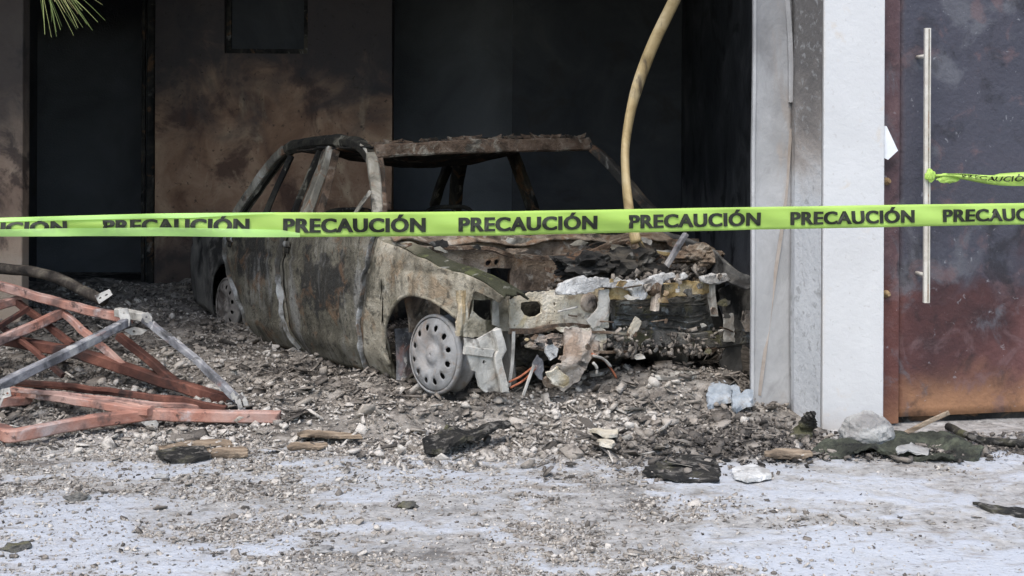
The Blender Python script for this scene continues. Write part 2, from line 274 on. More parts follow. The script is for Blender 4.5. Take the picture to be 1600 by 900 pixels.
_tq = _t.nodes.new('ShaderNodeBsdfTransparent'); _tq.inputs[0].default_value = C(.85, 1, .5); _m2 = _t.nodes.new('ShaderNodeMixShader'); _m2.inputs[0].default_value = .12
_t.links.new(_mx.outputs[0], _m2.inputs[1]); _t.links.new(_tq.outputs[0], _m2.inputs[2]); _t.links.new(_m2.outputs[0], _t.nodes['Material Output'].inputs[0])
M['tape'] = tape_m
flap_m = bpy.data.materials.new('folded_tape_film'); flap_m.use_nodes = True
_t = flap_m.node_tree; _b = _t.nodes['Principled BSDF']; _b.inputs['Base Color'].default_value = C(.52, .80, .27); _b.inputs['Roughness'].default_value = .3
_tp = _t.nodes.new('ShaderNodeBsdfTransparent'); _tp.inputs[0].default_value = C(.8, 1, .55); _mx = _t.nodes.new('ShaderNodeMixShader'); _mx.inputs[0].default_value = .3
_t.links.new(_b.outputs[0], _mx.inputs[1]); _t.links.new(_tp.outputs[0], _mx.inputs[2]); _t.links.new(_mx.outputs[0], _t.nodes['Material Output'].inputs[0])
M['flap'] = flap_m
M['ink'] = material('black_ink', [(.3, C(.018, .02, .014)), (.7, C(.04, .042, .03))], 20, bump=0, rough=.5)

# ------------------------------------------------------------------ ground, road, rubble bed
COLX0, COLX1, COLY = 1.344, 1.607, 5.30
def front_edge(x):                     # where the rubble starts, as a distance from the camera
    return np.interp(x, [-4.6, -2.2, -1.0, 0, .6, 1.0, 1.3, 1.6, 3], [5.0, 4.98, 4.9, 4.74, 4.68, 4.72, 4.95, 5.05, 5.1])
def rub_h(x, y):                       # height of the rubble bed
    x = np.asarray(x, float); y = np.asarray(y, float)
    e = front_edge(x) + (fbm(x * 2.2, y * 2.2, 4) - .5) * .7
    m = sstep(0, .75, y - e)
    base = .035 + .06 * np.exp(-(((x + .1) / 1.1) ** 2 + ((y - 5.5) / .55) ** 2)) + .13 * np.exp(-(((x - .74) / .42) ** 2 + ((y - 5.80) / .30) ** 2)) + .07 * sstep(8.6, 9.8, y) + .05 * np.exp(-(((x + 2.2) / .8) ** 2 + ((y - 6.3) / .5) ** 2))
    h = m * (base + (fbm(x * 3.1, y * 3.1, 9) - .5) * .13 + (fbm(x * 11, y * 11, 12) - .5) * .06 + .03 * np.exp(-(((x + .25) / .3) ** 2 + ((y - 5.3) / .16) ** 2)))
    h = np.where(x > 1.05, h * np.interp(x, [1.05, 1.3, 1.5], [1, .5, .12]), h)
    return np.maximum(h, -.02 * (1 - m))
def gmask(x, y):
    rgt = sstep(.1, .95, x - (4.9 - y) * .25)
    wx_ = (fbm(x * 2.3, y * 2.3, 91) - .5) * .9; wy_ = (fbm(x * 2.3, y * 2.3, 95) - .5) * .7; n1 = fbm((x + wx_) * 1.7, (y + wy_) * 3.4, 21, 6, .55); n2 = fbm((x + wx_) * 8, (y + wy_) * 14, 25, 5, .6)
    foam = np.clip(.48 + (n1 - .5) * 1.9 + (n2 - .5) * 1.3 + .30 * rgt + .0 + .10 * sstep(4.6, 3.8, y), 0, 1) * sstep(.35, -.12, y - front_edge(x))
    gr = np.clip(.42 + (fbm(x * 1.9, y * 3.6, 31, 6, .6) - .5) * 2.2 - .25 * rgt + .25 * sstep(-.35, .15, y - front_edge(x)), 0, 1)
    return foam, gr

def grid(name, xs, ys, hf, mat, attrs=None):
    X, Y = np.meshgrid(xs, ys); Z = hf(X, Y); nx, ny = len(xs), len(ys)
    V = np.stack([X, Y, Z], -1).reshape(-1, 3); i = np.arange(nx * ny).reshape(ny, nx)
    Fc = np.stack([i[:-1, :-1], i[:-1, 1:], i[1:, 1:], i[1:, :-1]], -1).reshape(-1, 4)
    me = bpy.data.meshes.new(name); me.vertices.add(len(V)); me.vertices.foreach_set('co', V.ravel())
    me.loops.add(Fc.size); me.loops.foreach_set('vertex_index', Fc.ravel().astype(np.int32))
    me.polygons.add(len(Fc)); me.polygons.foreach_set('loop_start', np.arange(0, Fc.size, 4, dtype=np.int32)); me.update(calc_edges=True)
    me.polygons.foreach_set('use_smooth', np.ones(len(Fc), bool))
    for k, fn in (attrs or {}).items():
        a = me.attributes.new(k, 'FLOAT', 'POINT'); a.data.foreach_set('value', fn(X, Y).ravel().astype(np.float32))
    return link(name, me, mat)
def gh(x, y):
    foam, gr = gmask(x, y)
    inn = sstep(3.3, 3.6, y) * sstep(6.2, 5.6, y) * sstep(-3.4, -3, x) * sstep(3.4, 3, x)
    return inn * ((fbm(x * 2, y * 2, 40) - .5) * .012 + np.clip(foam - .55, 0, 1) * .012 + (fbm(x * 26, y * 26, 43, 3) - .5) * .007 * (.4 + gr))
xs = np.concatenate([[-300, -40, -8, -5], np.arange(-3.5, 3.51, .016), [5, 8, 40, 300]])
ys = np.concatenate([[3.2], np.arange(3.3, 6.3, .016), [7, 8, 11, 14, 40, 300]])
g = grid('ground', xs, ys, gh, M['ground'], {'foam': lambda x, y: gmask(x, y)[0], 'grime': lambda x, y: gmask(x, y)[1]}); tag(g, 'grey concrete apron streaked with white foam in front of the garage', 'ground', kind='structure')
road = mesh('road', [(-300, -300, -.10), (300, -300, -.10), (300, 3.2, -.10), (-300, 3.2, -.10)], [(0, 1, 2, 3)], M['asphalt']); tag(road, 'dark asphalt street in front of the apron', 'road', kind='structure')
kerb = box('kerb', (-300, 300, 3.05, 3.1985, -.10, -.004), M['concrete']); tag(kerb, 'low concrete kerb along the street', 'kerb', kind='structure')

bed = grid('rubble_bed', np.arange(-4.55, 1.75, .016), np.arange(4.4, 9.88, .016), lambda x, y: rub_h(x, y) - .006 - .03 * sstep(.12, -.15, y - front_edge(x)), M['bed'])
tag(bed, 'bed of ash and grit covering the garage floor', 'ash', kind='stuff')

# ------------------------------------------------------------------ fragments
def rockvar(seed, flat):
    r = random.Random(seed); bm = bmesh.new()
    if flat:
        v, f = boxdata(-.5, .5, -.32, .32, -.09, .09); bv = [bm.verts.new(Vector(p) + Vector((r.uniform(-.16, .16), r.uniform(-.14, .14), r.uniform(-.05, .05)))) for p in v]
        for q in f: bm.faces.new([bv[i] for i in q])
    else:
        bmesh.ops.create_icosphere(bm, subdivisions=1, radius=.5)
        for v in bm.verts: v.co = v.co * r.uniform(.5, 1.25); v.co.z *= .62; v.co.y *= .8
    bmesh.ops.triangulate(bm, faces=bm.faces[:]); bm.verts.ensure_lookup_table()
    V = np.array([v.co[:] for v in bm.verts]); Fc = np.array([[v.index for v in f.verts] for f in bm.faces]); bm.free(); return V, Fc
VARS = [rockvar(i, i % 2 == 1) for i in range(14)]
def scatter(name, P, size, tone, mat, label, cat, tilt=.5):
    n = len(P); which = RNG.integers(0, len(VARS), n); VV = []; FF = []; TT = []; off = 0
    for k, (V, Fc) in enumerate(VARS):
        ix = np.where(which == k)[0]
        if not len(ix): continue
        m = len(ix); a = RNG.uniform(0, 6.283, m); b = RNG.normal(0, tilt, m); c = RNG.normal(0, tilt, m)
        ca, sa, cb, sb, cc, sc = np.cos(a), np.sin(a), np.cos(b), np.sin(b), np.cos(c), np.sin(c); z = np.zeros(m); o1 = np.ones(m)
        Rz = np.array([[ca, -sa, z], [sa, ca, z], [z, z, o1]]).transpose(2, 0, 1); Rx = np.array([[o1, z, z], [z, cb, -sb], [z, sb, cb]]).transpose(2, 0, 1); Ry = np.array([[cc, z, sc], [z, o1, z], [-sc, z, cc]]).transpose(2, 0, 1)
        R = Rz @ Rx @ Ry
        an = RNG.uniform(.7, 1.35, (m, 1, 3)); W = (V[None] * an) * size[ix][:, None, None]
        W = np.einsum('mij,mvj->mvi', R, W) + P[ix][:, None, :]
        VV.append(W.reshape(-1, 3)); FF.append((Fc[None] + (np.arange(m) * len(V))[:, None, None] + off).reshape(-1, 3)); TT.append(np.repeat(tone[ix], len(V))); off += m * len(V)
    V = np.concatenate(VV); Fc = np.concatenate(FF); T = np.concatenate(TT)
    me = bpy.data.meshes.new(name); me.vertices.add(len(V)); me.vertices.foreach_set('co', V.ravel())
    me.loops.add(Fc.size); me.loops.foreach_set('vertex_index', Fc.ravel().astype(np.int32)); me.polygons.add(len(Fc)); me.polygons.foreach_set('loop_start', np.arange(0, Fc.size, 3, dtype=np.int32)); me.update(calc_edges=True)
    at_ = me.attributes.new('tone', 'FLOAT', 'POINT'); at_.data.foreach_set('value', T.astype(np.float32))
    o = link(name, me, mat); tag(o, label, cat, kind='stuff'); return o
# main field
n = 120000
x = RNG.uniform(-3.6, 1.62, n); y = 4.45 + 5.2 * RNG.random(n) ** 1.75
d = y - front_edge(x); dens = fbm(x * 1.7, y * 1.7, 50)
keep = (RNG.random(n) < sstep(-.25, .3, d + (dens - .5) * .6) * (.38 + .62 * sstep(.40, .56, fbm(x * 3.3, y * 4.4, 81)))) & (np.abs(x) < .46 * y + .35) & ~((x > 1.24) & (y > 5.28)) & ~((x > 1.33) & (RNG.random(n) < .75))
x, y = x[keep], y[keep]; n = len(x)
size = np.clip(RNG.lognormal(-4.78, .72, n), .003, .07)
patch = fbm(x * 1.6, y * 2.6, 60)
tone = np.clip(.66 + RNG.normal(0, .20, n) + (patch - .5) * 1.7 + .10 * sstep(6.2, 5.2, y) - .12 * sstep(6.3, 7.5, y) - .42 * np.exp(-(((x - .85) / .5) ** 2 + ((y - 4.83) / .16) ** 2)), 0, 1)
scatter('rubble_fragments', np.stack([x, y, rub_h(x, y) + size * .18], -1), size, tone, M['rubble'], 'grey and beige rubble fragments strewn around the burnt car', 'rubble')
# fine grit on the apron
n = 110000
x = RNG.uniform(-2.4, 2.4, n); y = RNG.uniform(3.4, 5.25, n)
foam, gr = gmask(x, y); dens = fbm(x * 2.2, y * 3.4, 70, 5)
pr = (.9 * sstep(.42, .6, dens + .12 * sstep(.5, -1.0, x)) + .14) * (1 - .82 * sstep(.25, 1.0, x - (4.9 - y) * .25)) * (1 - .85 * sstep(.5, .7, foam))
keep = RNG.random(n) < pr; x, y = x[keep], y[keep]; n = len(x)
size = np.clip(RNG.lognormal(-5.05, .55, n), .003, .034)
tone = np.clip(.72 + RNG.normal(0, .26, n), 0, 1)
scatter('apron_grit', np.stack([x, y, gh(x, y) + size * .15], -1), size, tone, M['rubble'], 'fine grit and crumbs scattered over the foam streaked apron', 'grit')

n = 2600
x = RNG.uniform(.75, 2.4, n); y = RNG.normal(4.98, .10, n); keep = ~((x > 1.2) & (y > 5.22)); x, y = x[keep], y[keep]; n = len(x)
scatter('charred_crumbs', np.stack([x, y, np.maximum(rub_h(x, y), 0) + .012], -1), np.clip(RNG.lognormal(-4.5, .6, n), .004, .05), np.clip(RNG.normal(.3, .25, n), 0, 1), M['rubble'], 'charred crumbs strewn at the foot of the pier and door', 'crumbs')
n = 900
x = RNG.uniform(-3.2, 1.2, n); y = 4.6 + 3.6 * RNG.random(n) ** 1.5; keep = (y > front_edge(x) - .1) & (np.abs(x) < .45 * y); x, y = x[keep], y[keep]; n = len(x)
VARS_ALL = VARS; VARS = [(v_ * np.array([1.0, sx_, sz_]), f_) for (v_, f_), (sx_, sz_) in zip([rockvar(100 + i, True) for i in range(6)], ((.25, .5), (.18, .6), (.8, .3), (1.1, .22), (.5, .35), (.12, .5)))]
scatter('splinter_debris', np.stack([x, y, rub_h(x, y) + .018], -1), np.clip(RNG.lognormal(-3.1, .42, n), .02, .12), np.clip(RNG.normal(.5, .3, n), 0, 1), M['rubble'], 'splinters and flakes of burnt lining lying over the rubble', 'splinters', .3)
VARS = VARS_ALL

# ------------------------------------------------------------------ building: walls, pier, ceiling
BW = 9.9
X_L, X_D0, X_D1, X_W1, X_R = -4.6, at(45, 0, BW).x, at(242, 0, BW).x, at(612, 0, BW).x, 1.42
wx0, wx1 = at(350, 0, BW).x, at(480, 0, BW).x; wz0 = at(0, 85, BW).z; TOP = 3.6
def wall_thing(name, label, quads, mat, th=.15, cat='wall'):
    V = []; Fc = []
    for q in quads:
        v, f = boxdata(*q); Fc += [tuple(i + len(V) for i in ff) for ff in f]; V += v
    o = mesh(name, V, Fc, mat); bevel(o, .006, 1); return tag(o, label, cat)
bw = plate('back_wall', [(X_D1, 0), (X_W1, 0), (X_W1, TOP), (X_D1, TOP)], [[(wx0, wz0), (wx1, wz0), (wx1, 2.55), (wx0, 2.55)]], lambda a, b: Vector((a, BW + .09 + .008 * mnoise.noise(Vector((a * 2, b * 2, 1))), b)), .18, M['wall'], None, 0, .1)
tag(bw, 'smoke browned plaster back wall behind the car, with a dark window opening', 'wall')
wall_thing('wall_pier', 'brown sooty pier at the far left edge beside the dark doorway', [(X_L + .002, at(35, 0, 8.0).x, 8.0, 8.12, 0, TOP - .002)], M['wallpier'])
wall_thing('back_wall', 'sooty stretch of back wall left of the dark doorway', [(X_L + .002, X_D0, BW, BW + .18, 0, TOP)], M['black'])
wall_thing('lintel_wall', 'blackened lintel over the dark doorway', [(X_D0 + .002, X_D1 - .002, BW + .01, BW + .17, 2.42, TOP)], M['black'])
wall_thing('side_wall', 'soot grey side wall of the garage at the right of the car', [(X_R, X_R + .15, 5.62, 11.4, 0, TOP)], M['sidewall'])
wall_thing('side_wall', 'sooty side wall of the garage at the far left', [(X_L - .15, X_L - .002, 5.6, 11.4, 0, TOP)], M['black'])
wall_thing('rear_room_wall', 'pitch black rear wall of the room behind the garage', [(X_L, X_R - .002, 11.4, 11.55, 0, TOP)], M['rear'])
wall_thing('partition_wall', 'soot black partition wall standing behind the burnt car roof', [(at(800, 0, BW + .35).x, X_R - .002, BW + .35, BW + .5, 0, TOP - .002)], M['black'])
# door frame remains in the doorway
o = empty('door_frame', (X_D1 - .06, BW + .1, 0)); tag(o, 'charred door frame post at the right side of the dark doorway', 'door frame')
bar('frame_post', [(0, 0, 0), (.0, 0, 2.42)], .06, .05, M['dark'], o, up=Vector((0, 1, 0))); bar('frame_stop', [(-.07, .03, 0), (-.07, .03, 2.42)], .03, .03, M['dark'], o, up=Vector((0, 1, 0)))
# window in back wall
o = empty('wall_window', ((wx0 + wx1) / 2, BW + .09, wz0)); tag(o, 'burnt out window with a blackened frame high in the brown wall', 'window')
hw = (wx1 - wx0) / 2
for a in ((-hw + .002, -hw + .04, -.03, .03, 0.002, .6), (hw - .04, hw - .002, -.03, .03, .002, .6), (-hw + .041, hw - .041, -.03, .03, .002, .04)): box('frame', a, M['dark'], o)
box('opening_shade_sheet', (-hw + .041, hw - .041, -.008, .008, .041, .598), M['black'], o)  # black sheet standing for the shade in the open window
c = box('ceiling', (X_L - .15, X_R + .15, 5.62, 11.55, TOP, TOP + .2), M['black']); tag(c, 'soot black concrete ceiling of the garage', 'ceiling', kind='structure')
fl = mesh('garage_floor', [(X_L, 5.4, .003), (X_R, 5.4, .003), (X_R, 11.4, .003), (X_L, 11.4, .003)], [(0, 1, 2, 3)], M['bed']); tag(fl, 'sooty concrete floor of the garage', 'floor', kind='structure')
wall_thing('facade_lintel', 'white painted beam above the garage opening', [(X_L - .15, COLX0 - .2, 5.3, 5.6, 3.4, 4.2)], M['jamb'], cat='beam')
wall_thing('facade_wall', 'white facade wall above the door', [(COLX1 + .002, 6.0, 5.45, 5.7, 2.45, 3.6)], M['white'])
wall_thing('facade_pier', 'white pier at the far left of the garage opening', [(X_L - .5, X_L, 5.3, 5.6, 0, 3.398)], M['white'], cat='pier')
# pier right of the garage: white front face with a splayed sooty jamb
pier = empty('white_pier', ((COLX0 + COLX1) / 2, COLY, 0)); tag(pier, 'white painted pier between the garage opening and the maroon door', 'pier')
cx = (COLX0 + COLX1) / 2
pv = [(COLX0 - cx, 0), (COLX1 - cx, 0), (COLX1 - cx, .32), (COLX0 - cx, .32)]
o = mesh('pier_face', [(a, b, z) for z in (-.03, 3.6) for a, b in pv], [(0, 1, 5, 4), (1, 2, 6, 5), (2, 3, 7, 6), (3, 0, 4, 7), (4, 5, 6, 7)], M['white'], pier); bevel(o, .004, 2)
jx = at(1241, 0, 5.53).x - cx
jv = [(COLX0 - cx - .003, .018), (COLX0 - cx - .003, .31), (jx, .31), (jx, .215)]
o = mesh('jamb', [(a, b, z) for z in (-.03, 3.6) for a, b in jv], [(3, 0, 4, 7), (0, 1, 5, 4), (1, 2, 6, 5), (2, 3, 7, 6), (4, 5, 6, 7)], M['jamb'], pier)
bevel(o, .003, 1)
# grey metal gate leaf folded back beside the pier
lx0, lx1 = at(1179, 0, 5.50).x, at(1239, 0, 5.58).x
leaf = empty('gate_leaf', (lx1, 5.58, 0)); tag(leaf, 'smoke stained grey sheet metal gate leaf folded back beside the white pier', 'gate')
def leafp(u, z):
    return Vector((lx0 - lx1 + u * (lx1 - lx0), -.08 + u * .08 + .012 * math.sin(z * 2.1) + .006 * math.sin(z * 7 + u * 5), z)) + Vector((-.012 * u * sstep(1.3, 2.4, z), 0, 0))
nz_, nu_ = 60, 10
V = [leafp(i / nu_, .02 + 2.45 * j / nz_) for j in range(nz_ + 1) for i in range(nu_ + 1)]
Fc = [(j * (nu_ + 1) + i, j * (nu_ + 1) + i + 1, (j + 1) * (nu_ + 1) + i + 1, (j + 1) * (nu_ + 1) + i) for j in range(nz_) for i in range(nu_)]
solid(mesh('sheet', V, Fc, M['leaf'], leaf, True), .02, -1)
bar('edge_fold', [leafp(0, z) + Vector((-.004, .004, 0)) for z in np.linspace(.02, 2.47, 24)], .014, .034, M['leaf'], leaf, up=Vector((0, 1, 0)))
bar('bent_strip', [leafp(1, z) + Vector((-.062 + .05 * sstep(2.47, 1.5, z), -.016, 0)) for z in np.linspace(1.42, 2.47, 16)], .022, .012, M['leaf'], leaf, up=Vector((0, 1, 0)))
bar('run_mark', [leafp(u, z) + Vector((0, -.0018, 0)) for u, z in ((.95, 1.30), (.8, .95), (.55, .62), (.3, .3), (.16, .1))], .016, .0015, M['drip'], leaf, up=Vector((0, 1, 0)), seg=20)
# maroon door
dl = at(1384, 0, 5.36); dr_x = 2.75
door = empty('entrance_door', (COLX1 + .004, 5.37, 0)); tag(door, 'scorched maroon metal door with peeling paint right of the white pier', 'door')
ang = math.atan2(.12, .65)
def dp(u, z, d=0):                       # along the door, up, towards the viewer
    return Vector((u * math.cos(ang) + d * math.sin(ang), u * math.sin(ang) - d * math.cos(ang), z))
def dbox(name, u0, u1, z0, z1, d0, d1, mat, bev=0, seg=1):
    n = seg; V = []; Fc = []
    v = [dp(u, z, d) for z in (z0, z1) for d in (d0, d1) for u in (u0, u1)]
    f = [(0, 2, 3, 1)[::-1], (4, 5, 7, 6)[::-1], (0, 1, 5, 4)[::-1], (2, 6, 7, 3)[::-1], (0, 4, 6, 2)[::-1], (1, 3, 7, 5)[::-1]]
    o = mesh(name, v, f, mat, door)
    if bev: bevel(o, bev)
    return o
def dsheet(name, u0, u1, z0, z1, d, mat, warp):
    nu, nz2 = 30, 60; V = []
    for j in range(nz2 + 1):
        for i in range(nu + 1):
            p = dp(u0 + (u1 - u0) * i / nu, z0 + (z1 - z0) * j / nz2, d); q = p * 2.2
            V.append(p + dp(0, 0, 1) * (mnoise.noise(q) * warp + mnoise.noise(p * 9) * warp * .3))
    o = mesh(name, V, [(j * (nu + 1) + i, j * (nu + 1) + i + 1, (j + 1) * (nu + 1) + i + 1, (j + 1) * (nu + 1) + i) for j in range(nz2) for i in range(nu)], mat, door, True); return solid(o, .03, -1)
dbox('door_jamb', -.002, .085, .01, 2.44, -.05, .012, M['door'], .004)
dbox('gap_shade_block', .088, 1.15, -.01, .032, -.16, -.045, M['dark'])  # dark block added so the gap under the door reads as shade
dsheet('door_panel', .092, 1.15, .035, 2.43, -.012, M['door'], .012)
hb0, hb1 = at(1446, 40, 5.29), at(1448, 472, 5.29)
u_h = .178
hd = bar('bar_handle', [dp(u_h, hb1.z, .075), dp(u_h, hb0.z, .075)], .026, .022, M['doorbar'], door, up=Vector((0, 1, 0)))
for z in (hb1.z + .12, hb0.z - .12): tube('handle_post', [dp(u_h, z, -.01), dp(u_h, z, .07)], .009, M['doorbar'], hd, 8, 2)
bar('handle_groove', [dp(u_h + .001, hb1.z + .004, .0875), dp(u_h + .001, hb0.z - .004, .0875)], .004, .003, M['pillar'], hd, up=Vector((0, 1, 0)))
for yy in (281, 458):
    z = at(1388, yy, 5.33).z
    V, Fc = sweep_data([dp(.022, z, .01), dp(.022, z, .022), dp(.022, z, .034), dp(.022, z, .042)], circprof(.016, 12), up=Vector((0, 0, 1)), scl=[1.1, 1, .6, .45]); mesh('bolt', V, Fc, M['brass'], door)

# white paper sheet stuck between pier and door
pz = at(1390, 220, 5.3).z
o = mesh('paper_sheet', [(COLX1 - .01, 5.325, pz + .075), (COLX1 + .012, 5.31, pz + .07), (COLX1 + .058, 5.30, pz - .035), (COLX1 + .02, 5.315, pz - .075), (COLX1 - .01, 5.325, pz - .06)], [(0, 1, 4), (1, 2, 3, 4)], M['paper']); solid(o, .002)
tag(o, 'torn white paper sticking out at the edge of the white pier', 'paper')

# ------------------------------------------------------------------ the burnt car
TH = math.radians(32); PX, PY = -.332, 5.55
car = empty('burnt_car', (PX, PY, .0), (0, -.04, -math.pi / 2 + TH)); tag(car, 'burnt out sedan shell without glass, hood or tyres standing in the rubble', 'car')
CM = Matrix.Translation((PX, PY, 0)) @ car.rotation_euler.to_matrix().to_4x4(); CI = CM.inverted()
def K(t, v, w): return Vector((-t, v, w))      # t back from the front axle, v towards the far side, w up
def _ray(x, y):
    o = CI @ Vector((0, 0, CH)); d = CI.to_3x3() @ (at(x, y, 1) - Vector((0, 0, CH))); return o, d
def cv(x, y, v):
    o, d = _ray(x, y); k = (v - o.y) / d.y; return o + d * k
def ct(x, y, t):
    o, d = _ray(x, y); k = (-t - o.x) / d.x; return o + d * k
def warped(p, a=.012): return p + mnoise.noise_vector(p * 5) * a + mnoise.noise_vector(p * 16 + Vector((3, 1, 7))) * a * .4
def surf(name, fn, nu, ns, mat, th=.012, warp=.01, parent=None, smooth=True):
    V = [warped(fn(i / nu, j / ns), warp) for j in range(ns + 1) for i in range(nu + 1)]
    Fc = [(j * (nu + 1) + i, (j + 1) * (nu + 1) + i, (j + 1) * (nu + 1) + i + 1, j * (nu + 1) + i + 1) for j in range(ns) for i in range(nu)]
    o = mesh(name, V, Fc, mat, parent or car, smooth); return solid(o, th, 0)
def itp(x, xs, ys): return float(np.interp(x, xs, ys))
def vside(t, w):                         # near flank: bulging section, tapering to nose and tail
    v = itp(w, [.05, .12, .2, .35, .5, .62, .75, .86, .9], [.055, .015, -.03, -.05, -.055, -.058, -.038, -.012, .01])
    v += .010 * math.exp(-((w - .645) / .018) ** 2) - .008 * math.exp(-((w - .235) / .02) ** 2)
    return v + .15 * sstep(.10, -.38, t) + .07 * sstep(2.9, 3.9, t)
def flank(name, tl, tr, lo, hi, mat, nu=26, ns=22, inset=0, th=.012, warp=.009, edge=.0, burn=None):
    def fn(u, s):
        t = lerp(tl(s), tr(s), u); wv = lerp(lo(t), hi(t), s)
        return K(t, vside(t, wv) + inset + edge * (abs(2 * u - 1) ** 8), wv)
    o = surf(name, fn, nu, ns, mat, th, warp)
    if burn:
        a = o.data.attributes.new('burn', 'FLOAT', 'POINT'); cu_, cs_, ru, rs_ = burn
        a.data.foreach_set('value', [math.exp(-(abs(i / nu - cu_) / ru) ** 3 - (abs(j / ns - cs_) / rs_) ** 3) + .55 * mnoise.noise(Vector((i * .22, j * .25, cu_ * 9))) + .35 * mnoise.noise(Vector((i * .6, j * .5, 3))) for j in range(ns + 1) for i in range(nu + 1)])
    return o
def arch(t, c, a, b, base, flat):
    q = 1 - ((t - c) / a) ** 2
    return max(flat(t), base + b * math.sqrt(q)) if q > 0 else flat(t)
f_edge = lambda s: itp(s, [0, .2, .5, .8, 1], [.74, .70, .64, .57, .53])       # fender / front door
b_edge = lambda s: itp(s, [0, .25, .5, 1], [1.62, 1.71, 1.76, 1.74])           # front / rear door
r_edge = lambda s: itp(s, [0, .25, .5, .75, 1], [2.34, 2.46, 2.62, 2.74, 2.78])
SILL = lambda t: .10
BELT = lambda t: itp(t, [.4, 2.8, 3.9], [.80, .85, .85])
FT = lambda t: itp(t, [-.6, -.45, -.32, -.2, .03, .3, .55], [.525, .56, .60, .635, .70, .745, .79])
ffl = lambda t: itp(t, [-.6, -.45, -.235, -.21, -.18, .42, .43, .6], [.495, .52, .57, .43, .40, .16, .10, .09])
o = flank('front_fender', lambda s: -.45 + .05 * (1 - s), lambda s: f_edge(s) - .016, lambda t: arch(t, .10, .34, .30, .235, ffl), FT, M['fender'], 60, 18)
def ftop(u, s):
    t = lerp(-.46 + .05 * s * s + .02 * math.sin(s * 17), f_edge(1) - .012, u); wv = FT(t); v0 = vside(t, wv)
    a = s * 1.35; return K(t, v0 + .11 * math.sin(min(a, 1.4)) + .02 * s, wv + .016 * math.sin(min(a * 2.2, math.pi)) - .03 * s * s)
surf('fender_top', ftop, 60, 10, M['fender_tip'], .01, .016)
# rolled arch lip
tube('arch_lip', [K(.10 + .345 * math.cos(a), vside(.10 + .345 * math.cos(a), .235 + .305 * math.sin(a)), .235 + .305 * math.sin(a)) for a in np.linspace(-.2, 2.35, 16)], .010, M['fender'], car, 8, 40, jitter=.004)
flank('front_door', lambda s: f_edge(s) + .012, lambda s: b_edge(s) - .02, SILL, BELT, M['body'], 44, 36, edge=.02, burn=(.47, .60, .34, .27))
flank('rear_door', lambda s: b_edge(s) + .02, lambda s: r_edge(s), SILL, BELT, M['body'], 40, 36, edge=.022, burn=(.45, .70, .36, .24))
qfl = lambda t: itp(t, [2.3, 3.1, 3.2, 3.8], [.12, .14, .18, .24])
flank('rear_quarter', lambda s: r_edge(s) - .02, lambda s: 3.78, lambda t: arch(t, 2.84, .36, .30, .25, qfl), BELT, M['quarter'], 50, 18, inset=.05)
flank('rear_inner_arch', lambda s: 2.3, lambda s: 3.35, lambda t: .12, lambda t: .7, M['dark'], 10, 8, inset=.32)
# bright bare seams along the door edges
for nm, ed, dt in (('door_seam', f_edge, .03), ('door_seam', b_edge, .03), ('door_seam', r_edge, -.02)):
    bar(nm, [warped(K(ed(s) + dt, vside(ed(s), lerp(.12, .82, s)) - .005, lerp(.12, .82, s)), .006) for s in np.linspace(0, 1, 40)], .012, .034, M['seam'], car, up=Vector((0, 1, 0)), jitter=.012, scl=[.55 + .8 * abs(mnoise.noise(Vector((q_ * .31, dt * 50, ed(.5))))) for q_ in range(40)])
for t0 in (1.60, 2.56):   # burnt out door handles
    hnd = surf('door_handle', lambda u, q: K(t0 + .09 * u, vside(t0, .72) - .014 - .008 * math.sin(q * 3.1), .70 + .035 * q), 8, 4, M['seam'], .008, .004)
    surf('handle_cavity', lambda u, q: K(t0 + .02 + .05 * u, vside(t0, .70) - .016, .668 + .03 * q), 5, 3, M['rail'], .006, .004, hnd)
bar('belt_lip', [warped(K(t0, vside(t0, .82) - .004, itp(t0, [.5, 2.8], [.805, .85])), .006) for t0 in np.linspace(.56, 2.74, 30)], .016, .02, M['seam'], car, jitter=.006)
surf('sill', lambda u, s: K(lerp(.42, 2.36, u), .055 - .05 * math.sin(s * math.pi) - .0 + .05 * s, lerp(.0, .125, s)), 30, 6, M['dark'], .012, .006)
# near side roof rail, pillars
rail = [K(.62, .03, .82), K(.86, .12, 1.03), K(1.1, .20, 1.21), K(1.25, .225, 1.27), K(1.5, .235, 1.315), K(1.8, .24, 1.335), K(2.15, .235, 1.325), K(2.35, .225, 1.295), K(2.55, .18, 1.18), K(2.72, .12, 1.03), K(2.87, .08, .86)]
R0 = [ct(592, 372, .70), ct(590, 330, .82), ct(586, 285, .96), ct(580, 246, 1.10), ct(566, 230, 1.28), cv(548, 224, .235), cv(515, 222, .24), cv(480, 226, .235), cv(450, 236, .22), cv(425, 262, .18), cv(398, 300, .12), cv(374, 338, .07), cv(362, 372, .05)]
v, f = sweep_data(resample(R0[3:], 48), rectprof(.07, .075, .3), jitter=.008); mesh('roof_rail', v, f, M['rail'], car)
bar('a_pillar', R0[:5], .058, .055, M['pillar'], car, seg=20, jitter=.006)
A2 = [ct(604, 372, .66), ct(600, 330, .8), ct(597, 280, .98), ct(592, 246, 1.08)]
bar('windscreen_frame', A2, .035, .04, M['rust'], car, seg=16, jitter=.005)
bar('c_pillar', R0[8:], .095, .055, M['pillar'], car, seg=18, jitter=.006)
bar('b_pillar', [cv(474, 374, -.0), cv(478, 338, .03), cv(497, 285, .12), cv(514, 236, .215)], .105, .045, M['pillar'], car, seg=18, jitter=.007, up=Vector((0, 1, 0)))
bar('door_frame', [cv(498, 374, .005), cv(502, 330, .045), cv(518, 270, .16), cv(526, 238, .22)], .03, .04, M['rust'], car, seg=14, jitter=.005, up=Vector((0, 1, 0)))
bar('door_frame', [cv(452, 374, .02), cv(458, 338, .05), cv(480, 285, .14), cv(500, 238, .22)], .025, .035, M['rail'], car, seg=12, jitter=.004, up=Vector((0, 1, 0)))
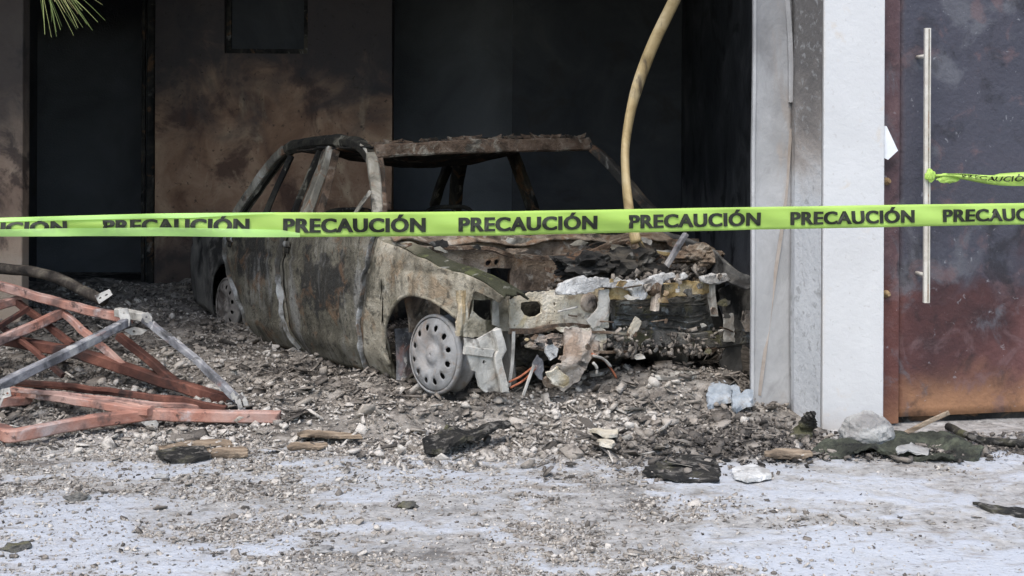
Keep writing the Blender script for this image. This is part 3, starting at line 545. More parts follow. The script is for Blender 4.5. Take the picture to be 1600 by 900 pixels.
bar('quarter_post', [cv(408, 372, .06), cv(418, 330, .09), cv(440, 280, .17), cv(455, 245, .215)], .03, .035, M['rail'], car, seg=10, jitter=.004)
bar('mirror_strut', [cv(556, 334, .02), cv(566, 318, .04), cv(580, 299, .08)], .014, .02, M['pillar'], car, seg=8, jitter=.003)
# header and sagging roof sheet
H0, H1 = ct(586, 238, 1.08), ct(918, 226, 1.0)
hp = [H0.lerp(H1, u) + Vector((.05 * math.sin(u * math.pi), 0, .012 * math.sin(u * math.pi))) for u in np.linspace(0, 1, 30)]
bar('roof_header', hp, .07, .074, M['rust'], car, jitter=.010)
def roofp(u, s):
    a = H0.lerp(H1, lerp(-.01, 1.01, u)); sag = math.sin(u * math.pi) * math.sin(min(s, .95) * math.pi) ** .6
    return Vector((a.x - .01 - 1.28 * s, lerp(a.y, lerp(.2, 1.5, u), s), a.z + .032 + .02 * s - .13 * sag))
surf('roof_sheet', roofp, 26, 20, M['dark'], .008, .022)
rnd = random.Random(5)
V, Fc = [], []
for i in range(90):
    u = rnd.random(); u = u if rnd.random() < .5 else lerp(.35, .95, u); p = H0.lerp(H1, u) + Vector((rnd.uniform(-.08, .04), 0, .034 + .012 * math.sin(u * math.pi) + rnd.uniform(0, .014)))
    s = rnd.uniform(.012, .05); d1 = Vector((rnd.uniform(-.4, .4), rnd.choice((-1, 1)), rnd.uniform(-.2, .35))).normalized() * s; d2 = Vector((rnd.uniform(-.3, .3), rnd.uniform(-.2, .2), 1)).normalized() * s * .4
    b0 = len(V); V += [p - d1, p + d1 * .6 - d2 * .3, p + d1 + d2, p + d2 * .8, p - d1 * .5 + d2]; Fc += [(b0, b0 + 1, b0 + 2, b0 + 3, b0 + 4)]
solid(mesh('roof_flakes', V, Fc, M['rust'], car), .006, 0)['kind'] = 'stuff'
# far side: rail, pillars, doors, fender
fr = [H1, ct(940, 244, .92), ct(975, 280, .76), ct(1010, 320, .6), ct(1050, 360, .45)]
bar('a_pillar', fr, .05, .055, M['dark'], car, seg=18, jitter=.006)
FRL = [K(1.0, H1.y, H1.z), K(1.3, 1.47, 1.285), K(1.8, 1.46, 1.31), K(2.3, 1.46, 1.285), K(2.6, 1.5, 1.13), K(2.9, 1.56, .88)]
bar('roof_rail', FRL, .06, .06, M['rail'], car, seg=30, jitter=.006)
bar('b_pillar', [K(1.7, 1.46, 1.29), K(1.66, 1.54, 1.05), K(1.62, 1.6, .82)], .09, .05, M['dark'], car, seg=10, jitter=.005, up=Vector((0, 1, 0)))
bar('c_pillar', [K(2.3, 1.47, 1.27), K(2.5, 1.53, 1.05), K(2.62, 1.58, .86)], .12, .05, M['dark'], car, seg=10, jitter=.005, up=Vector((0, 1, 0)))
def farside(name, t0, t1, mat, hi=BELT, lo=.1, lof=None, nu=16):
    return surf(name, lambda u, s: K(lerp(t0, t1, u), 1.6 - vside(lerp(t0, t1, u), lerp(lo, hi(lerp(t0, t1, u)), s)), lerp(lof(lerp(t0, t1, u)) if lof else lo, hi(lerp(t0, t1, u)), s)), nu, 12, mat, .012, .008)
farside('front_door', .62, 1.66, M['dark']); farside('rear_door', 1.68, 2.6, M['dark']); farside('rear_quarter', 2.62, 3.78, M['dark'], lof=lambda t: arch(t, 2.84, .36, .3, .25, qfl), nu=30)
farside('front_fender', -.50, .6, M['quarter'], FT, lof=lambda t: arch(t, .10, .34, .30, .235, ffl), nu=40)
# floor, firewall, cowl, bulkheads
surf('floor_pan', lambda u, s: K(lerp(.3, 3.6, u), lerp(.06, 1.54, s), .10), 16, 10, M['dark'], .01, .02)
surf('rear_panel', lambda u, s: K(3.76 + .03 * math.sin(s * 3), lerp(.1, 1.5, u), lerp(.2, .84, s)), 14, 8, M['dark'], .012, .015)
surf('rear_shelf', lambda u, s: K(lerp(2.75, 3.76, s), lerp(.1, 1.5, u), .84 - .06 * math.sin(u * 3.1)), 14, 10, M['dark'], .012, .03)
surf('rear_bulkhead', lambda u, s: K(lerp(2.5, 2.75, s), lerp(.1, 1.5, u), lerp(.12, .8, s)), 14, 8, M['dark'], .012, .03)
fwp = lambda x, y: ct(x, y, .34)
def rectloop(x0, x1, y0, y1): return [(x0, y0), (x1, y0), (x1, y1), (x0, y1)]
def ell(cx_, cy_, rx, ry, n=14, ph=0): return [(cx_ + rx * math.cos(2 * math.pi * i / n + ph), cy_ + ry * math.sin(2 * math.pi * i / n + ph)) for i in range(n)]
plate('firewall', [(632, 372), (700, 368), (1000, 366), (1090, 372), (1095, 470), (1090, 520), (640, 520), (630, 440)], [rectloop(762, 799, 419, 446), ell(763.5, 410.5, 4.2, 4.4), ell(775.5, 410, 4.2, 4.4)], fwp, .012, M['firewall'], car, .012, 16)
def cowl(u, s):
    p = ct(lerp(612, 1060, u), lerp(372, 366, u), lerp(.58, .30, s)); p.z += -.03 * s + .03 * math.sin(s * math.pi) + .012 * math.sin(u * 23); return p
surf('cowl', cowl, 40, 8, M['firewall'], .01, .022)
bar('cowl_rib', [ct(x, y, .27) for x, y in ((640, 386), (700, 388), (755, 387), (800, 398), (850, 402), (905, 396), (960, 382), (1000, 372))], .018, .022, M['rust'], car, seg=30, jitter=.01)
surf('dashboard_beam', lambda u, s: K(.62 + .05 * math.sin(s * 3.1), lerp(.12, 1.48, u), .72 + .06 * s + .02 * math.sin(u * 9)), 24, 5, M['dark'], .02, .03)
bar('steering_column', [K(.5, 1.1, .7), K(.85, 1.1, .80)], .04, .04, M['dark'], car)
# seat frames left inside
for v0, t0 in ((.38, 1.55), (1.05, 1.55)):
    tube('seat_frame', [K(t0, v0 - .2, .3), K(t0 + .12, v0 - .2, .62), K(t0 + .2, v0 - .17, .86), K(t0 + .21, v0, .9), K(t0 + .2, v0 + .17, .86), K(t0 + .12, v0 + .2, .62), K(t0, v0 + .2, .3)], .013, M['dark'], car, 8, 30)
# inner wings, strut towers
for sgn, v0 in ((1, .30), (-1, 1.30)):
    surf('inner_wing', lambda u, s: K(lerp(-.2, .40, u), v0 + sgn * (-.06 * s), lerp(.12, .53 + .05 * u, s)), 14, 8, M['quarter'], .012, .012)
    V, Fc = sweep_data([K(.12, v0 + sgn * -.1, .3), K(.12, v0 + sgn * -.1, .5), K(.12, v0 + sgn * -.1, .545), K(.12, v0 + sgn * -.1, .55)], circprof(.10, 16), up=Vector((1, 0, 0)), scl=[1, 1, .8, .35]); mesh('strut_tower', V, Fc, M['dark'], car, True)
surf('splash_shield', lambda u, s: K(.43 + .04 * s, lerp(.02, .32, u), lerp(.02, .34, s)), 8, 8, M['bare'], .01, .012)
bar('axle_arm', [K(.0, .1, .24), K(.05, .55, .2), K(.1, .8, .22)], .06, .05, M['dark'], car, seg=8, jitter=.01)

RG = lambda loop: ragged(loop, 4, 1.1, int(loop[0][0] + loop[0][1]))
# headlight panel, radiator support and the other front pieces (measured on the nose planes)
p1 = lambda t0, t1=None: (lambda x, y: ct(x, y, t0 if t1 is None else lerp(t0, t1, (x - 720) / 420)))
plate('headlight_panel', RG([(716, 458), (738, 455), (770, 455), (797, 460), (800, 505), (797, 517), (782, 519), (770, 526), (736, 529), (716, 525), (713, 505), (718, 484)]), [[(741, 470), (769, 468), (769, 502), (758, 501), (749, 495), (740, 488)]], p1(-.20, -.30), .01, M['valance'], car, .012, 7)
plate('headlight_panel_edge', [(772, 468), (779, 467), (781, 512), (771, 508)], [], p1(-.235), .014, M['ashmetal'], car, .004, 8)
plate('bulkhead_panel', RG([(797, 467), (830, 456), (870, 452), (905, 448), (940, 450), (952, 470), (950, 512), (925, 515), (900, 513), (860, 516), (830, 519), (803, 521), (797, 508)]),
      [[(815, 473), (822, 471), (842, 470), (848, 476), (846, 488), (838, 495), (829, 497), (820, 492), (815, 483)], ell(804, 509, 1.6, 1.5, 8), ell(857, 505, 1.4, 1.8, 8), ell(865, 474, 1.5, 3, 8), ell(865.5, 486, 1.1, 1.5, 8)], p1(-.30), .012, M['front'], car, .010, 7)
bar('bulkhead_flange', [ct(x, y, -.315) for x, y in ((798, 517), (830, 517), (860, 512), (890, 509), (925, 512))], .02, .026, M['rust'], car, seg=20, jitter=.006)
plate('hole_shade_plate', [(728, 455), (862, 455), (862, 515), (728, 515)], [], p1(-.12), .01, M['rail'], car, .012, 10)  # black plate added behind the nose holes to stand for the shade inside
plate('lower_valance', RG([(866, 513), (900, 511), (948, 512), (947, 545), (928, 556), (915, 572), (894, 566), (884, 548), (894, 532), (884, 522)]), [], p1(-.345), .012, M['front'], car, .022, 4)
surf('upper_ledge', lambda u, s: ct(lerp(800, 945, u), lerp(466, 450, u), lerp(-.29, -.16, s)) + Vector((0, 0, .01 - .02 * s)), 20, 4, M['dark'], .01, .015)
V, Fc = sweep_data([ct(921, 472, -.31) + Vector((d, 0, 0)) for d in (-.03, 0, .02, .03)], circprof(.047, 16, .045), up=Vector((0, 0, 1)), scl=[1, 1, .85, .2]); mesh('horn_disc', V, Fc, M['melt'], car, True)
plate('torn_bracket', RG([(938, 452), (952, 450), (953, 480), (944, 505), (925, 512), (917, 500), (935, 480)]), [], p1(-.36), .01, M['ashmetal'], car, .008, 8)
bar('tie_bar', [ct(x, y, -.32) for x, y in ((945, 456), (980, 458), (1020, 456), (1060, 450), (1108, 448))], .05, .05, M['yellowed'], car, seg=24, jitter=.016)
plate('tie_bar_face', RG([(946, 446), (985, 448), (1030, 444), (1070, 440), (1108, 440), (1110, 455), (1075, 461), (1040, 464), (990, 463), (946, 466)]), [], p1(-.345), .01, M['yellowed'], car, .014, 8)
bar('support_post', [ct(x, y, -.35) for x, y in ((1112, 442), (1115, 465), (1118, 492))], .035, .03, M['ashmetal'], car, seg=10, jitter=.012, up=Vector((0, 1, 0)))
bar('support_post', [ct(x, y, -.36) for x, y in ((951, 455), (949, 480), (949, 494))], .009, .012, M['greywire'], car, seg=6, jitter=.003, up=Vector((0, 1, 0)))
bar('hood_latch', [ct(x, y, -.37) for x, y in ((1027, 444), (1026, 460), (1024, 484))], .04, .03, M['melt'], car, seg=10, jitter=.012, up=Vector((0, 1, 0)))
V, Fc = sweep_data([ct(1024, 449, -.37) + Vector((d, 0, 0)) for d in (-.02, 0, .02)], circprof(.04, 12), scl=[1, 1, .6]); mesh('latch_cup', V, Fc, M['rust'], car, True)
plate('radiator', [(952, 462), (1000, 460), (1050, 462), (1105, 455), (1112, 525), (1060, 526), (1000, 522), (955, 516)], [], p1(-.24), .03, M['radiator'], car, .02, 8)
for i in range(5):
    yy = 468 + i * 11 + rnd.uniform(-3, 3); tube('cooling_tube', [ct(962, yy, -.262), ct(1010, yy + rnd.uniform(-2, 2), -.268), ct(1060, yy + rnd.uniform(-3, 3), -.265), ct(1104, yy - 2, -.262)], .005, M['radiator'], car, 6, 14, jitter=.022)
bar('lower_crossmember', [ct(x, y, -.30) for x, y in ((930, 528), (980, 530), (1040, 528), (1100, 530), (1180, 522))], .06, .075, M['radiator'], car, seg=26, jitter=.014)
bar('side_bracket', [ct(x, y, -.36) for x, y in ((925, 518), (960, 520), (985, 522))], .015, .012, M['rust'], car, seg=8, jitter=.005)
bar('side_bracket', [ct(x, y, -.36) for x, y in ((928, 549), (955, 550), (985, 548))], .015, .012, M['rust'], car, seg=8, jitter=.005)
plate('far_headlight_panel', RG([(1126, 452), (1150, 436), (1185, 428), (1185, 498), (1160, 500), (1135, 494)]), [], p1(-.26), .012, M['quarter'], car, .014, 8)
plate('far_side_plate', RG([(1138, 492), (1152, 490), (1160, 515), (1158, 585), (1144, 600), (1128, 604), (1124, 560), (1140, 530)]), [], p1(-.31), .012, M['quarter'], car, .014, 8)
plate('far_side_plate', RG([(1131, 490), (1146, 488), (1148, 532), (1133, 532)]), [], p1(-.36), .01, M['ashmetal'], car, .006, 8)
plate('far_hinge_plate', [(1163, 484), (1177, 482), (1175, 516), (1166, 517), (1160, 500)], [], p1(-.38), .01, M['melt'], car, .006, 6)
# bumper bracket below the near headlight
br = plate('bumper_bracket', [(728, 528), (745, 530), (775, 512), (783, 514), (791, 547), (785, 560), (797, 612), (776, 612), (762, 612), (752, 604), (745, 580), (738, 578), (727, 545)], [ell(756, 567, 2.6, 3.2, 10)], p1(-.36), .012, M['ashmetal'], car, .014, 6)
bar('bracket_rib', [ct(x, y, -.385) for x, y in ((776, 515), (783, 548), (779, 562), (790, 610))], .035, .02, M['ashmetal'], br, seg=14, jitter=.006, up=Vector((1, 0, 0)))
bar('bracket_lip', [ct(x, y, -.375) for x, y in ((727, 547), (745, 549), (770, 553))], .02, .035, M['ashmetal'], br, seg=10, jitter=.006)
# crumpled shroud
def lump(name, c, rx, ry, rz, mat, rough=.3, sub=4, seed=0, parent=None):
    bm = bmesh.new(); bmesh.ops.create_icosphere(bm, subdivisions=sub, radius=1)
    for vv in bm.verts:
        q = vv.co.copy(); nn = mnoise.noise(q * 1.6 + Vector((seed, 0, 0))) * rough + abs(mnoise.noise(q * 3.7 + Vector((0, seed, 0)))) * rough * .9 + mnoise.noise(q * 9 + Vector((0, 0, seed))) * rough * .28
        q = q * (1 + nn); vv.co = Vector((q.x * rx, q.y * ry, q.z * rz)) + Vector(c)
    me = bpy.data.meshes.new(name); bm.to_mesh(me); bm.free(); return link(name, me, mat, parent)
plate('melted_shroud', RG([(880, 515), (925, 512), (945, 530), (930, 560), (912, 580), (900, 598), (884, 606), (868, 604), (858, 592), (868, 575), (882, 560), (880, 540)]), [], p1(-.35), .012, M['melt'], car, .05, 3.5)
lump('melted_lump', ct(862, 534, -.31), .03, .075, .028, M['melt'], .7, 4, 3, car)
lump('melted_lump', ct(900, 552, -.35), .02, .05, .05, M['melt'], .8, 4, 13, car)
plate('crumpled_sheet', RG([(865, 580), (878, 568), (892, 582), (898, 596), (886, 606), (870, 600)]), [], p1(-.40), .01, M['front'], car, .03, 4)
plate('crumpled_sheet', RG([(838, 556), (850, 562), (856, 578), (850, 594), (838, 584), (834, 570)]), [], p1(-.37), .01, M['bare'], car, .025, 4)
plate('pale_fragment', RG([(853, 540), (864, 537), (873, 545), (870, 556), (861, 562), (853, 551)]), [], p1(-.40), .012, M['ashcloth'], car, .006, 5)
plate('pale_fragment', RG([(995, 492), (1003, 500), (998, 512), (990, 524), (980, 525), (984, 510)]), [], p1(-.36), .012, M['front'], car, .01, 5)
bar('strap', [ct(x, y, -.33) for x, y in ((804, 518), (802, 560), (797, 604))], .014, .008, M['greywire'], car, up=Vector((1, 0, 0)), seg=10, jitter=.002)
bar('strap', [ct(x, y, -.40) for x, y in ((836, 570), (828, 592), (819, 618))], .012, .008, M['greywire'], car, up=Vector((1, 0, 0)), seg=8)
for q in (((797, 597), (815, 588), (835, 573)), ((799, 606), (820, 594), (838, 576)), ((926, 552), (945, 562), (958, 578), (965, 590))):
    tube('wire', [ct(x, y, -.38) for x, y in q], .005, M['wire'], car, 6, 10)
for q in (((928, 566), (934, 574), (934, 584)), ((928, 555), (944, 560), (956, 572))): tube('hose_end', [ct(x, y, -.39) for x, y in q], .007, M['greywire'], car, 6, 10)
# ash crust draped over the upper tie bar
crust = [[(870, 452), (873, 440), (888, 432), (905, 428), (922, 432), (935, 431), (938, 444), (925, 452), (900, 455), (872, 457)], [(930, 432), (955, 436), (985, 438), (1010, 437), (1030, 428), (1056, 427), (1057, 432), (1040, 436), (1030, 447), (1012, 448), (1008, 462), (993, 466), (986, 452), (960, 446), (932, 446)],
         [(1062, 436), (1070, 425), (1073, 434), (1068, 437)], [(1095, 436), (1112, 429), (1133, 425), (1139, 434), (1128, 441), (1108, 446), (1098, 444)]]
for cr in crust: plate('ash_crust', ragged(cr, 4, 1.6, int(cr[0][0])), [], p1(-.37), .028, M['ashcloth'], car, .02, 5, True)
lump('engine_lump', ct(985, 415, -.05), .14, .16, .09, M['dark'], .5, 4, 41, car); lump('engine_lump', ct(920, 415, .0), .13, .16, .07, M['dark'], .5, 4, 51, car); lump('engine_lump', ct(1090, 400, .05), .10, .12, .06, M['firewall'], .5, 4, 61, car)
lump('engine_block', K(.02, .85, .34), .2, .32, .2, M['dark'], .35, 4, 71, car)
lump('gear_casing', K(.05, .52, .32), .16, .2, .14, M['radiator'], .35, 4, 76, car)
bar('hood_stay', [ct(x, y, -.1) for x, y in ((1072, 364), (1056, 392), (1036, 424))], .03, .025, M['bare'], car, seg=8, jitter=.004)
bar('bent_rod', [ct(x, y, .0) for x, y in ((994, 366), (1003, 384), (1012, 402))], .02, .02, M['yellowed'], car, seg=8, jitter=.004)
bar('bent_rod', [ct(x, y, -.02) for x, y in ((1012, 391), (1030, 394), (1050, 397))], .02, .02, M['yellowed'], car, seg=8, jitter=.004)
bar('bent_rod', [ct(x, y, .05) for x, y in ((900, 400), (925, 392), (955, 378), (985, 368))], .012, .012, M['rust'], car, seg=12, jitter=.004)
# burnt bits filling the engine bay
def loosebits(name, fn, n, smin, smax, mat, parent, lab=None):
    P = []; rr = random.Random(len(name) * 7 + n)
    for i in range(n): P.append(fn(rr))
    P = np.array([p[:] for p in P]); sz = np.array([rr.uniform(smin, smax) for _ in P]); tn = np.clip(np.array([rr.gauss(.36, .22) for _ in P]), 0, 1)
    o = scatter(name, P, sz, tn, mat, None, None, 1.2); o.parent = parent; return o
loosebits('engine_bay_debris', lambda r: (lambda t, v: K(t, v, .36 + .2 * float(sstep(.55, .95, v)) + r.uniform(-.05, .04)))(r.uniform(-.26, .28), r.uniform(.3, 1.38)), 1500, .012, .05, M['rubble'], car)
loosebits('radiator_debris', lambda r: ct(r.uniform(945, 1130), r.triangular(505, 560, 550), -.35 - r.random() * .12), 170, .008, .035, M['rubble'], car)

rs = random.Random(31)
for i in range(70):                                             # torn scraps hanging about the nose
    x = rs.uniform(800, 1135); y = rs.choice((rs.uniform(432, 470), rs.uniform(500, 560), rs.uniform(440, 545))); r = rs.uniform(3, 8); el = rs.uniform(.6, 2.4); a0 = rs.uniform(0, 3.14)
    lp = [(x + r * q * math.cos(b + a0) * (el if abs(math.cos(b)) > .5 else 1), y + r * q * math.sin(b + a0)) for b, q in ((b_, rs.uniform(.45, 1.1)) for b_ in np.linspace(0, 5.6, 7))]
    if (x < 955 and y < 512) or x < 820: continue
    tt = -.37 - rs.random() * .07; sl = rs.uniform(-.004, .004)
    plate('nose_scrap', ragged(lp, 3, .8, i), [], lambda px, py: ct(px, py, tt + sl * (px - x)), .006, M[rs.choice(('radiator', 'melt', 'dark', 'rust', 'dark', 'radiator', 'yellowed', 'quarter', 'ashmetal') if y > 470 else ('ashmetal', 'yellowed', 'radiator', 'melt', 'ashcloth'))], car, .028, 2.5)
for i in range(14):
    x = rs.uniform(850, 1130); y = rs.uniform(400, 560); dx, dy = rs.uniform(-35, 35), rs.uniform(-4, 26); t0 = rs.uniform(-.42, -.34) if y > 440 else rs.uniform(-.1, .2)
    tube('stripped_wire', [ct(x, y, t0), ct(x + dx * .4 + rs.uniform(-6, 6), y + dy * .3, t0 - .02), ct(x + dx, y + dy, t0)], rs.uniform(.0025, .005), M[rs.choice(('greywire', 'dark', 'rust', 'rust'))], car, 6, 10)
for i in range(26):                                             # crumpled sheet scraps along cowl and bay
    x = rs.uniform(630, 1080); y = rs.uniform(372, 396) if x < 850 else rs.uniform(372, 430); r = rs.uniform(5, 15)
    lp = [(x + 1.6 * r * q * math.cos(b), y + .55 * r * q * math.sin(b)) for b, q in ((b_, rs.uniform(.5, 1.1)) for b_ in np.linspace(0, 5.6, 7))]; tt = rs.uniform(.12, .3)
    plate('bay_scrap', ragged(lp, 3, .8, i + 60), [], lambda px, py: ct(px, py, tt), .006, M[rs.choice(('firewall', 'dark', 'rust', 'ashmetal', 'dark', 'pillar'))], car, .03, 4)
# wheels
def wheel(loc, rz, rx, mat):
    V = []; Fc = []; NS = 72
    barrel = [(.168, .012), (.178, .004), (.178, -.01), (.164, -.016), (.160, -.03), (.152, -.045), (.154, -.07), (.168, -.085), (.174, -.095)]
    for r, d in barrel:
        for k in range(NS): a = 2 * math.pi * k / NS; V.append((r * math.cos(a), -d, r * math.sin(a)))
    for i in range(len(barrel) - 1):
        for k in range(NS): Fc.append((i * NS + k, i * NS + (k + 1) % NS, (i + 1) * NS + (k + 1) % NS, (i + 1) * NS + k))
    wl = mesh('wheel', V, Fc, mat, car, True); wl.location = loc; wl.rotation_euler = (rx, 0, rz); solid(wl, .006, 0)
    rings = [(.165, .004), (.158, .012), (.146, .016), (.136, .021), (.126, .024), (.116, .026), (.108, .027), (.09, .026), (.07, .019), (.05, .013), (.04, .02), (.028, .03), (.012, .033), (.0015, .033)]
    V = []; Fc = []
    for i, (r, d) in enumerate(rings):
        for k in range(NS): a = 2 * math.pi * k / NS; V.append((r * math.cos(a), -d, r * math.sin(a)))
    wid = {3: (2, 3), 4: (1, 2, 3, 4), 5: (2, 3)}
    for i in range(len(rings) - 1):
        for k in range(NS):
            if i in wid and (k % 6) in ({2, 3} if i != 4 else {2, 3}): continue
            Fc.append((i * NS + k, i * NS + (k + 1) % NS, (i + 1) * NS + (k + 1) % NS, (i + 1) * NS + k))
    for i in range(3, 7):                                        # taper the slots
        r, d = rings[i]; q = {3: .55, 4: 1.25, 5: 1.05, 6: .45}[i]
        for k in range(NS):
            if k % 6 in (2, 4):
                a = 2 * math.pi * (k + (.75 if k % 6 == 2 else -.75) * (1 - q)) / NS; V[i * NS + k] = (r * math.cos(a), -d, r * math.sin(a))
    V = [Vector(p) + mnoise.noise_vector(Vector(p) * 14 + Vector((loc[0], 0, 0))) * .0035 for p in V]
    hc = mesh('wheel_cover', V, Fc, mat, wl, True); solid(hc, .004, 0)
    V, Fc = sweep_data([(0, .0, 0), (0, .03, 0), (0, .1, 0)], circprof(.135, 24), up=Vector((0, 0, 1))); mesh('brake_disc', V, Fc, M['dark'], wl)
    return wl
wheel(K(.01, .0, .272), math.radians(11), math.radians(-3), M['rim'])
wheel(K(2.82, .0, .28), math.radians(4), 0, M['rim_dull'])
wheel(K(.01, 1.56, .285), math.radians(180), 0, M['quarter']); wheel(K(2.80, 1.53, .28), math.radians(180), 0, M['quarter'])

# ------------------------------------------------------------------ fallen red truss
tr = empty('steel_truss', gp(150, 640)); tag(tr, 'collapsed red primed steel roof truss lying in the rubble at the left', 'truss')
TL = tr.location.copy()
def tb(name, pts, wd, ht, mat, seg=10, jit=.006, up=(0, 0, 1), parent=tr):
    wd *= .84; ht *= .84
    return bar(name, [p - TL for p in pts], wd, ht, mat, parent, up=Vector(up), seg=seg, jitter=jit)
tb('top_chord', [at(-160, 405, 6.35), at(0, 450, 6.2), at(96, 477, 6.08), at(205, 503, 5.92)], .05, .05, M['primer'], 20)
tb('top_chord', [at(185, 492, 5.95), at(232, 499, 5.84)], .05, .05, M['ashmetal'], 6)
tb('brace', [at(-110, 516, 5.95), at(34, 470, 6.22)], .045, .05, M['primer'])
tb('brace', [at(-120, 590, 5.7), at(103, 490, 6.1)], .05, .055, M['primer'])
tb('brace', [at(28, 475, 6.2), at(114, 541, 6.0)], .03, .04, M['primer_dark'])
tb('brace', [at(103, 494, 6.08), at(194, 576, 5.85)], .035, .04, M['primer'])
tb('brace', [at(188, 528, 5.9), at(280, 602, 5.75)], .045, .04, M['primer_dark'])
tb('bottom_chord', [at(120, 554, 5.95), at(240, 592, 5.8), at(368, 632, 5.62)], .06, .06, M['primer_dark'], 14)
tb('bottom_chord', [at(-160, 505, 6.3), at(120, 554, 5.95)], .06, .06, M['primer_dark'], 10)
g1 = tb('end_bar', [at(-20, 619, 5.16), at(3, 606, 5.2), at(110, 553, 5.5), at(201, 504, 5.82)], .05, .05, M['bare'], 16)
g2 = tb('end_bar', [at(226, 500, 5.82), at(300, 558, 5.68), at(372, 626, 5.52)], .035, .04, M['bare'], 14)
def gusset(pts, holes, Y, th=.006, parent=tr, mat='gusset', warp=.003):
    return plate('gusset_plate', pts, holes, lambda x, y: at(x, y, Y(x, y) if callable(Y) else Y) - TL, th, M[mat], parent, warp, 5)
gusset([(186, 486), (200, 484), (205, 500), (203, 512), (192, 508), (188, 498)], [ell(195, 492, 2, 2, 8)], 5.80)
gusset([(222, 494), (232, 490), (239, 499), (238, 510), (228, 506)], [ell(230, 498, 2, 2, 8)], 5.79)
gusset([(196, 518), (212, 513), (232, 518), (222, 525), (207, 526)], [ell(211, 520, 2.2, 2, 8)], 5.84)
gusset([(150, 464), (173, 454), (178, 463), (157, 477)], [[(156, 468), (160, 466), (161, 468), (157, 470)], [(166, 463), (170, 461), (171, 463), (167, 465)]], 5.95)
gusset([(0, 622), (4, 612), (17, 609), (20, 622), (8, 626), (2, 640), (-4, 642)], [ell(8, 620, 2, 2, 8), ell(14, 618, 2, 2, 8)], 5.14)
gusset([(222, 662), (246, 659), (250, 664), (247, 677), (240, 679), (232, 670)], [ell(243, 673, 2, 2, 8), ell(240, 666, 1.5, 1.5, 8)], 5.22)
for i, (x, y) in enumerate(((366, 622), (372, 628), (379, 624), (376, 634), (385, 630))):
    gusset([(x - 5, y - 3), (x, y - 8), (x + 3, y - 2), (x + 5, y + 5), (x - 2, y + 6)], [], 5.5 - .01 * i, .008, warp=.012)
fc = [gp(-90, 664, .045), gp(0, 677, .045), gp(28, 683, .05), gp(120, 665, .055), gp(235, 649, .06)]
tb('lower_chord', fc, .065, .06, M['primer'], 26, .004)
tb('lower_chord', [gp(234, 649, .062), gp(330, 652, .055), gp(440, 653, .05)], .062, .058, M['primer'], 14, .003)
tb('tie_rod', [gp(15, 613, .10), gp(100, 626, .10), gp(178, 638, .085), gp(236, 646, .08)], .045, .04, M['primer'], 14)
tb('tie_rod', [gp(20, 600, .12), gp(150, 612, .12), gp(280, 628, .09), gp(356, 642, .06)], .03, .035, M['primer_dark'], 16)
tb('tie_rod', [gp(60, 617, .10), gp(170, 630, .09), gp(240, 641, .09)], .03, .03, M['primer'], 12)
tb('stub', [gp(-60, 643, .06), gp(0, 634, .07), gp(50, 627, .07)], .055, .045, M['primer'], 8)

tb('brace', [at(-60, 470, 6.2), at(40, 540, 5.95), at(100, 590, 5.8)], .025, .03, M['primer_dark'])
tb('brace', [at(45, 485, 6.1), at(-70, 560, 5.8)], .025, .03, M['primer_dark'])
tb('tie_rod', [gp(-40, 610, .14), gp(90, 618, .12), gp(250, 634, .08), gp(330, 640, .06)], .022, .024, M['primer'], 14)
tb('tie_rod', [gp(-40, 598, .12), gp(120, 606, .14), gp(300, 630, .08)], .018, .022, M['primer_dark'], 14)
# charred pipe behind the truss
o = tube('charred_pipe', [at(-120, 425, 6.9), at(0, 423, 6.8), at(64, 430, 6.72), at(110, 446, 6.65), at(165, 474, 6.55)], .03, M['pipe'], None, 12, 30, jitter=.006); tag(o, 'long charred pipe curving down to the ground behind the red truss', 'pipe')

# hanging duct
o = tube('hanging_duct', [at(1085, -70, 6.35), at(1050, 5, 6.3), at(1017, 75, 6.25), at(991, 150, 6.2), at(978, 220, 6.12), at(978, 275, 6.05), at(984, 330, 6.0), at(990, 358, 5.97), at(995, 378, 5.95)], .021, M['hose'], None, 12, 40, ry=.034); tag(o, 'yellowed plastic duct hanging in a curve down to the engine bay', 'duct')

# ------------------------------------------------------------------ warning tape
TY = lambda X: 4.09 + .243 * X
def tape_point(u, s):                        # u: metres of X along, s: 0..1 across
    x = u; Y = TY(x); px = 800 + F * x / Y
    yc = itp(px, [-300, 0, 250, 500, 800, 1180, 1600, 1900], [361, 358.5, 353.5, 352.5, 349, 339.5, 330.5, 325]); hh = itp(px, [-300, 0, 240, 420, 800, 1600], [.060, .056, .070, .078, .080, .079])
    z = CH - (yc - HY) / F * Y; wob = .004 * math.sin(x * 9 + s * 2) + .0025 * math.sin(x * 23 + s * 5) + .006 * abs(s - .45 - .12 * math.sin(x * 3.1)) * (1 + math.sin(x * 4.3 + 1)) + .0012 * mnoise.noise(Vector((x * 14, s * 3, 0)))
    return Vector((x, Y + wob, z + (s - .5) * hh))
NT = 420; X0, X1 = -2.6, 3.0
V = [tape_point(lerp(X0, X1, i / NT), j / 8) for i in range(NT + 1) for j in range(9)]
tape = mesh('warning_tape', V, [(i * 9 + j, (i + 1) * 9 + j, (i + 1) * 9 + j + 1, i * 9 + j + 1) for i in range(NT) for j in range(8)], M['tape'], None, True); solid(tape, .0006, 0)
tag(tape, 'long yellow green caution tape with black lettering stretched across the whole scene', 'tape')
def text_mesh(s):
    cu = bpy.data.curves.new('txt', 'FONT'); cu.body = s; cu.size = 1; cu.offset = .024; cu.space_character = 1.06; cu.resolution_u = 4
    to = bpy.data.objects.new('txt', cu); COL.objects.link(to); dg = bpy.context.evaluated_depsgraph_get(); me = bpy.data.meshes.new_from_object(to.evaluated_get(dg)); bpy.data.objects.remove(to)
    vs = np.array([v.co[:2] for v in me.vertices]); fs = [tuple(p.vertices) for p in me.polygons]; bpy.data.meshes.remove(me); return vs, fs
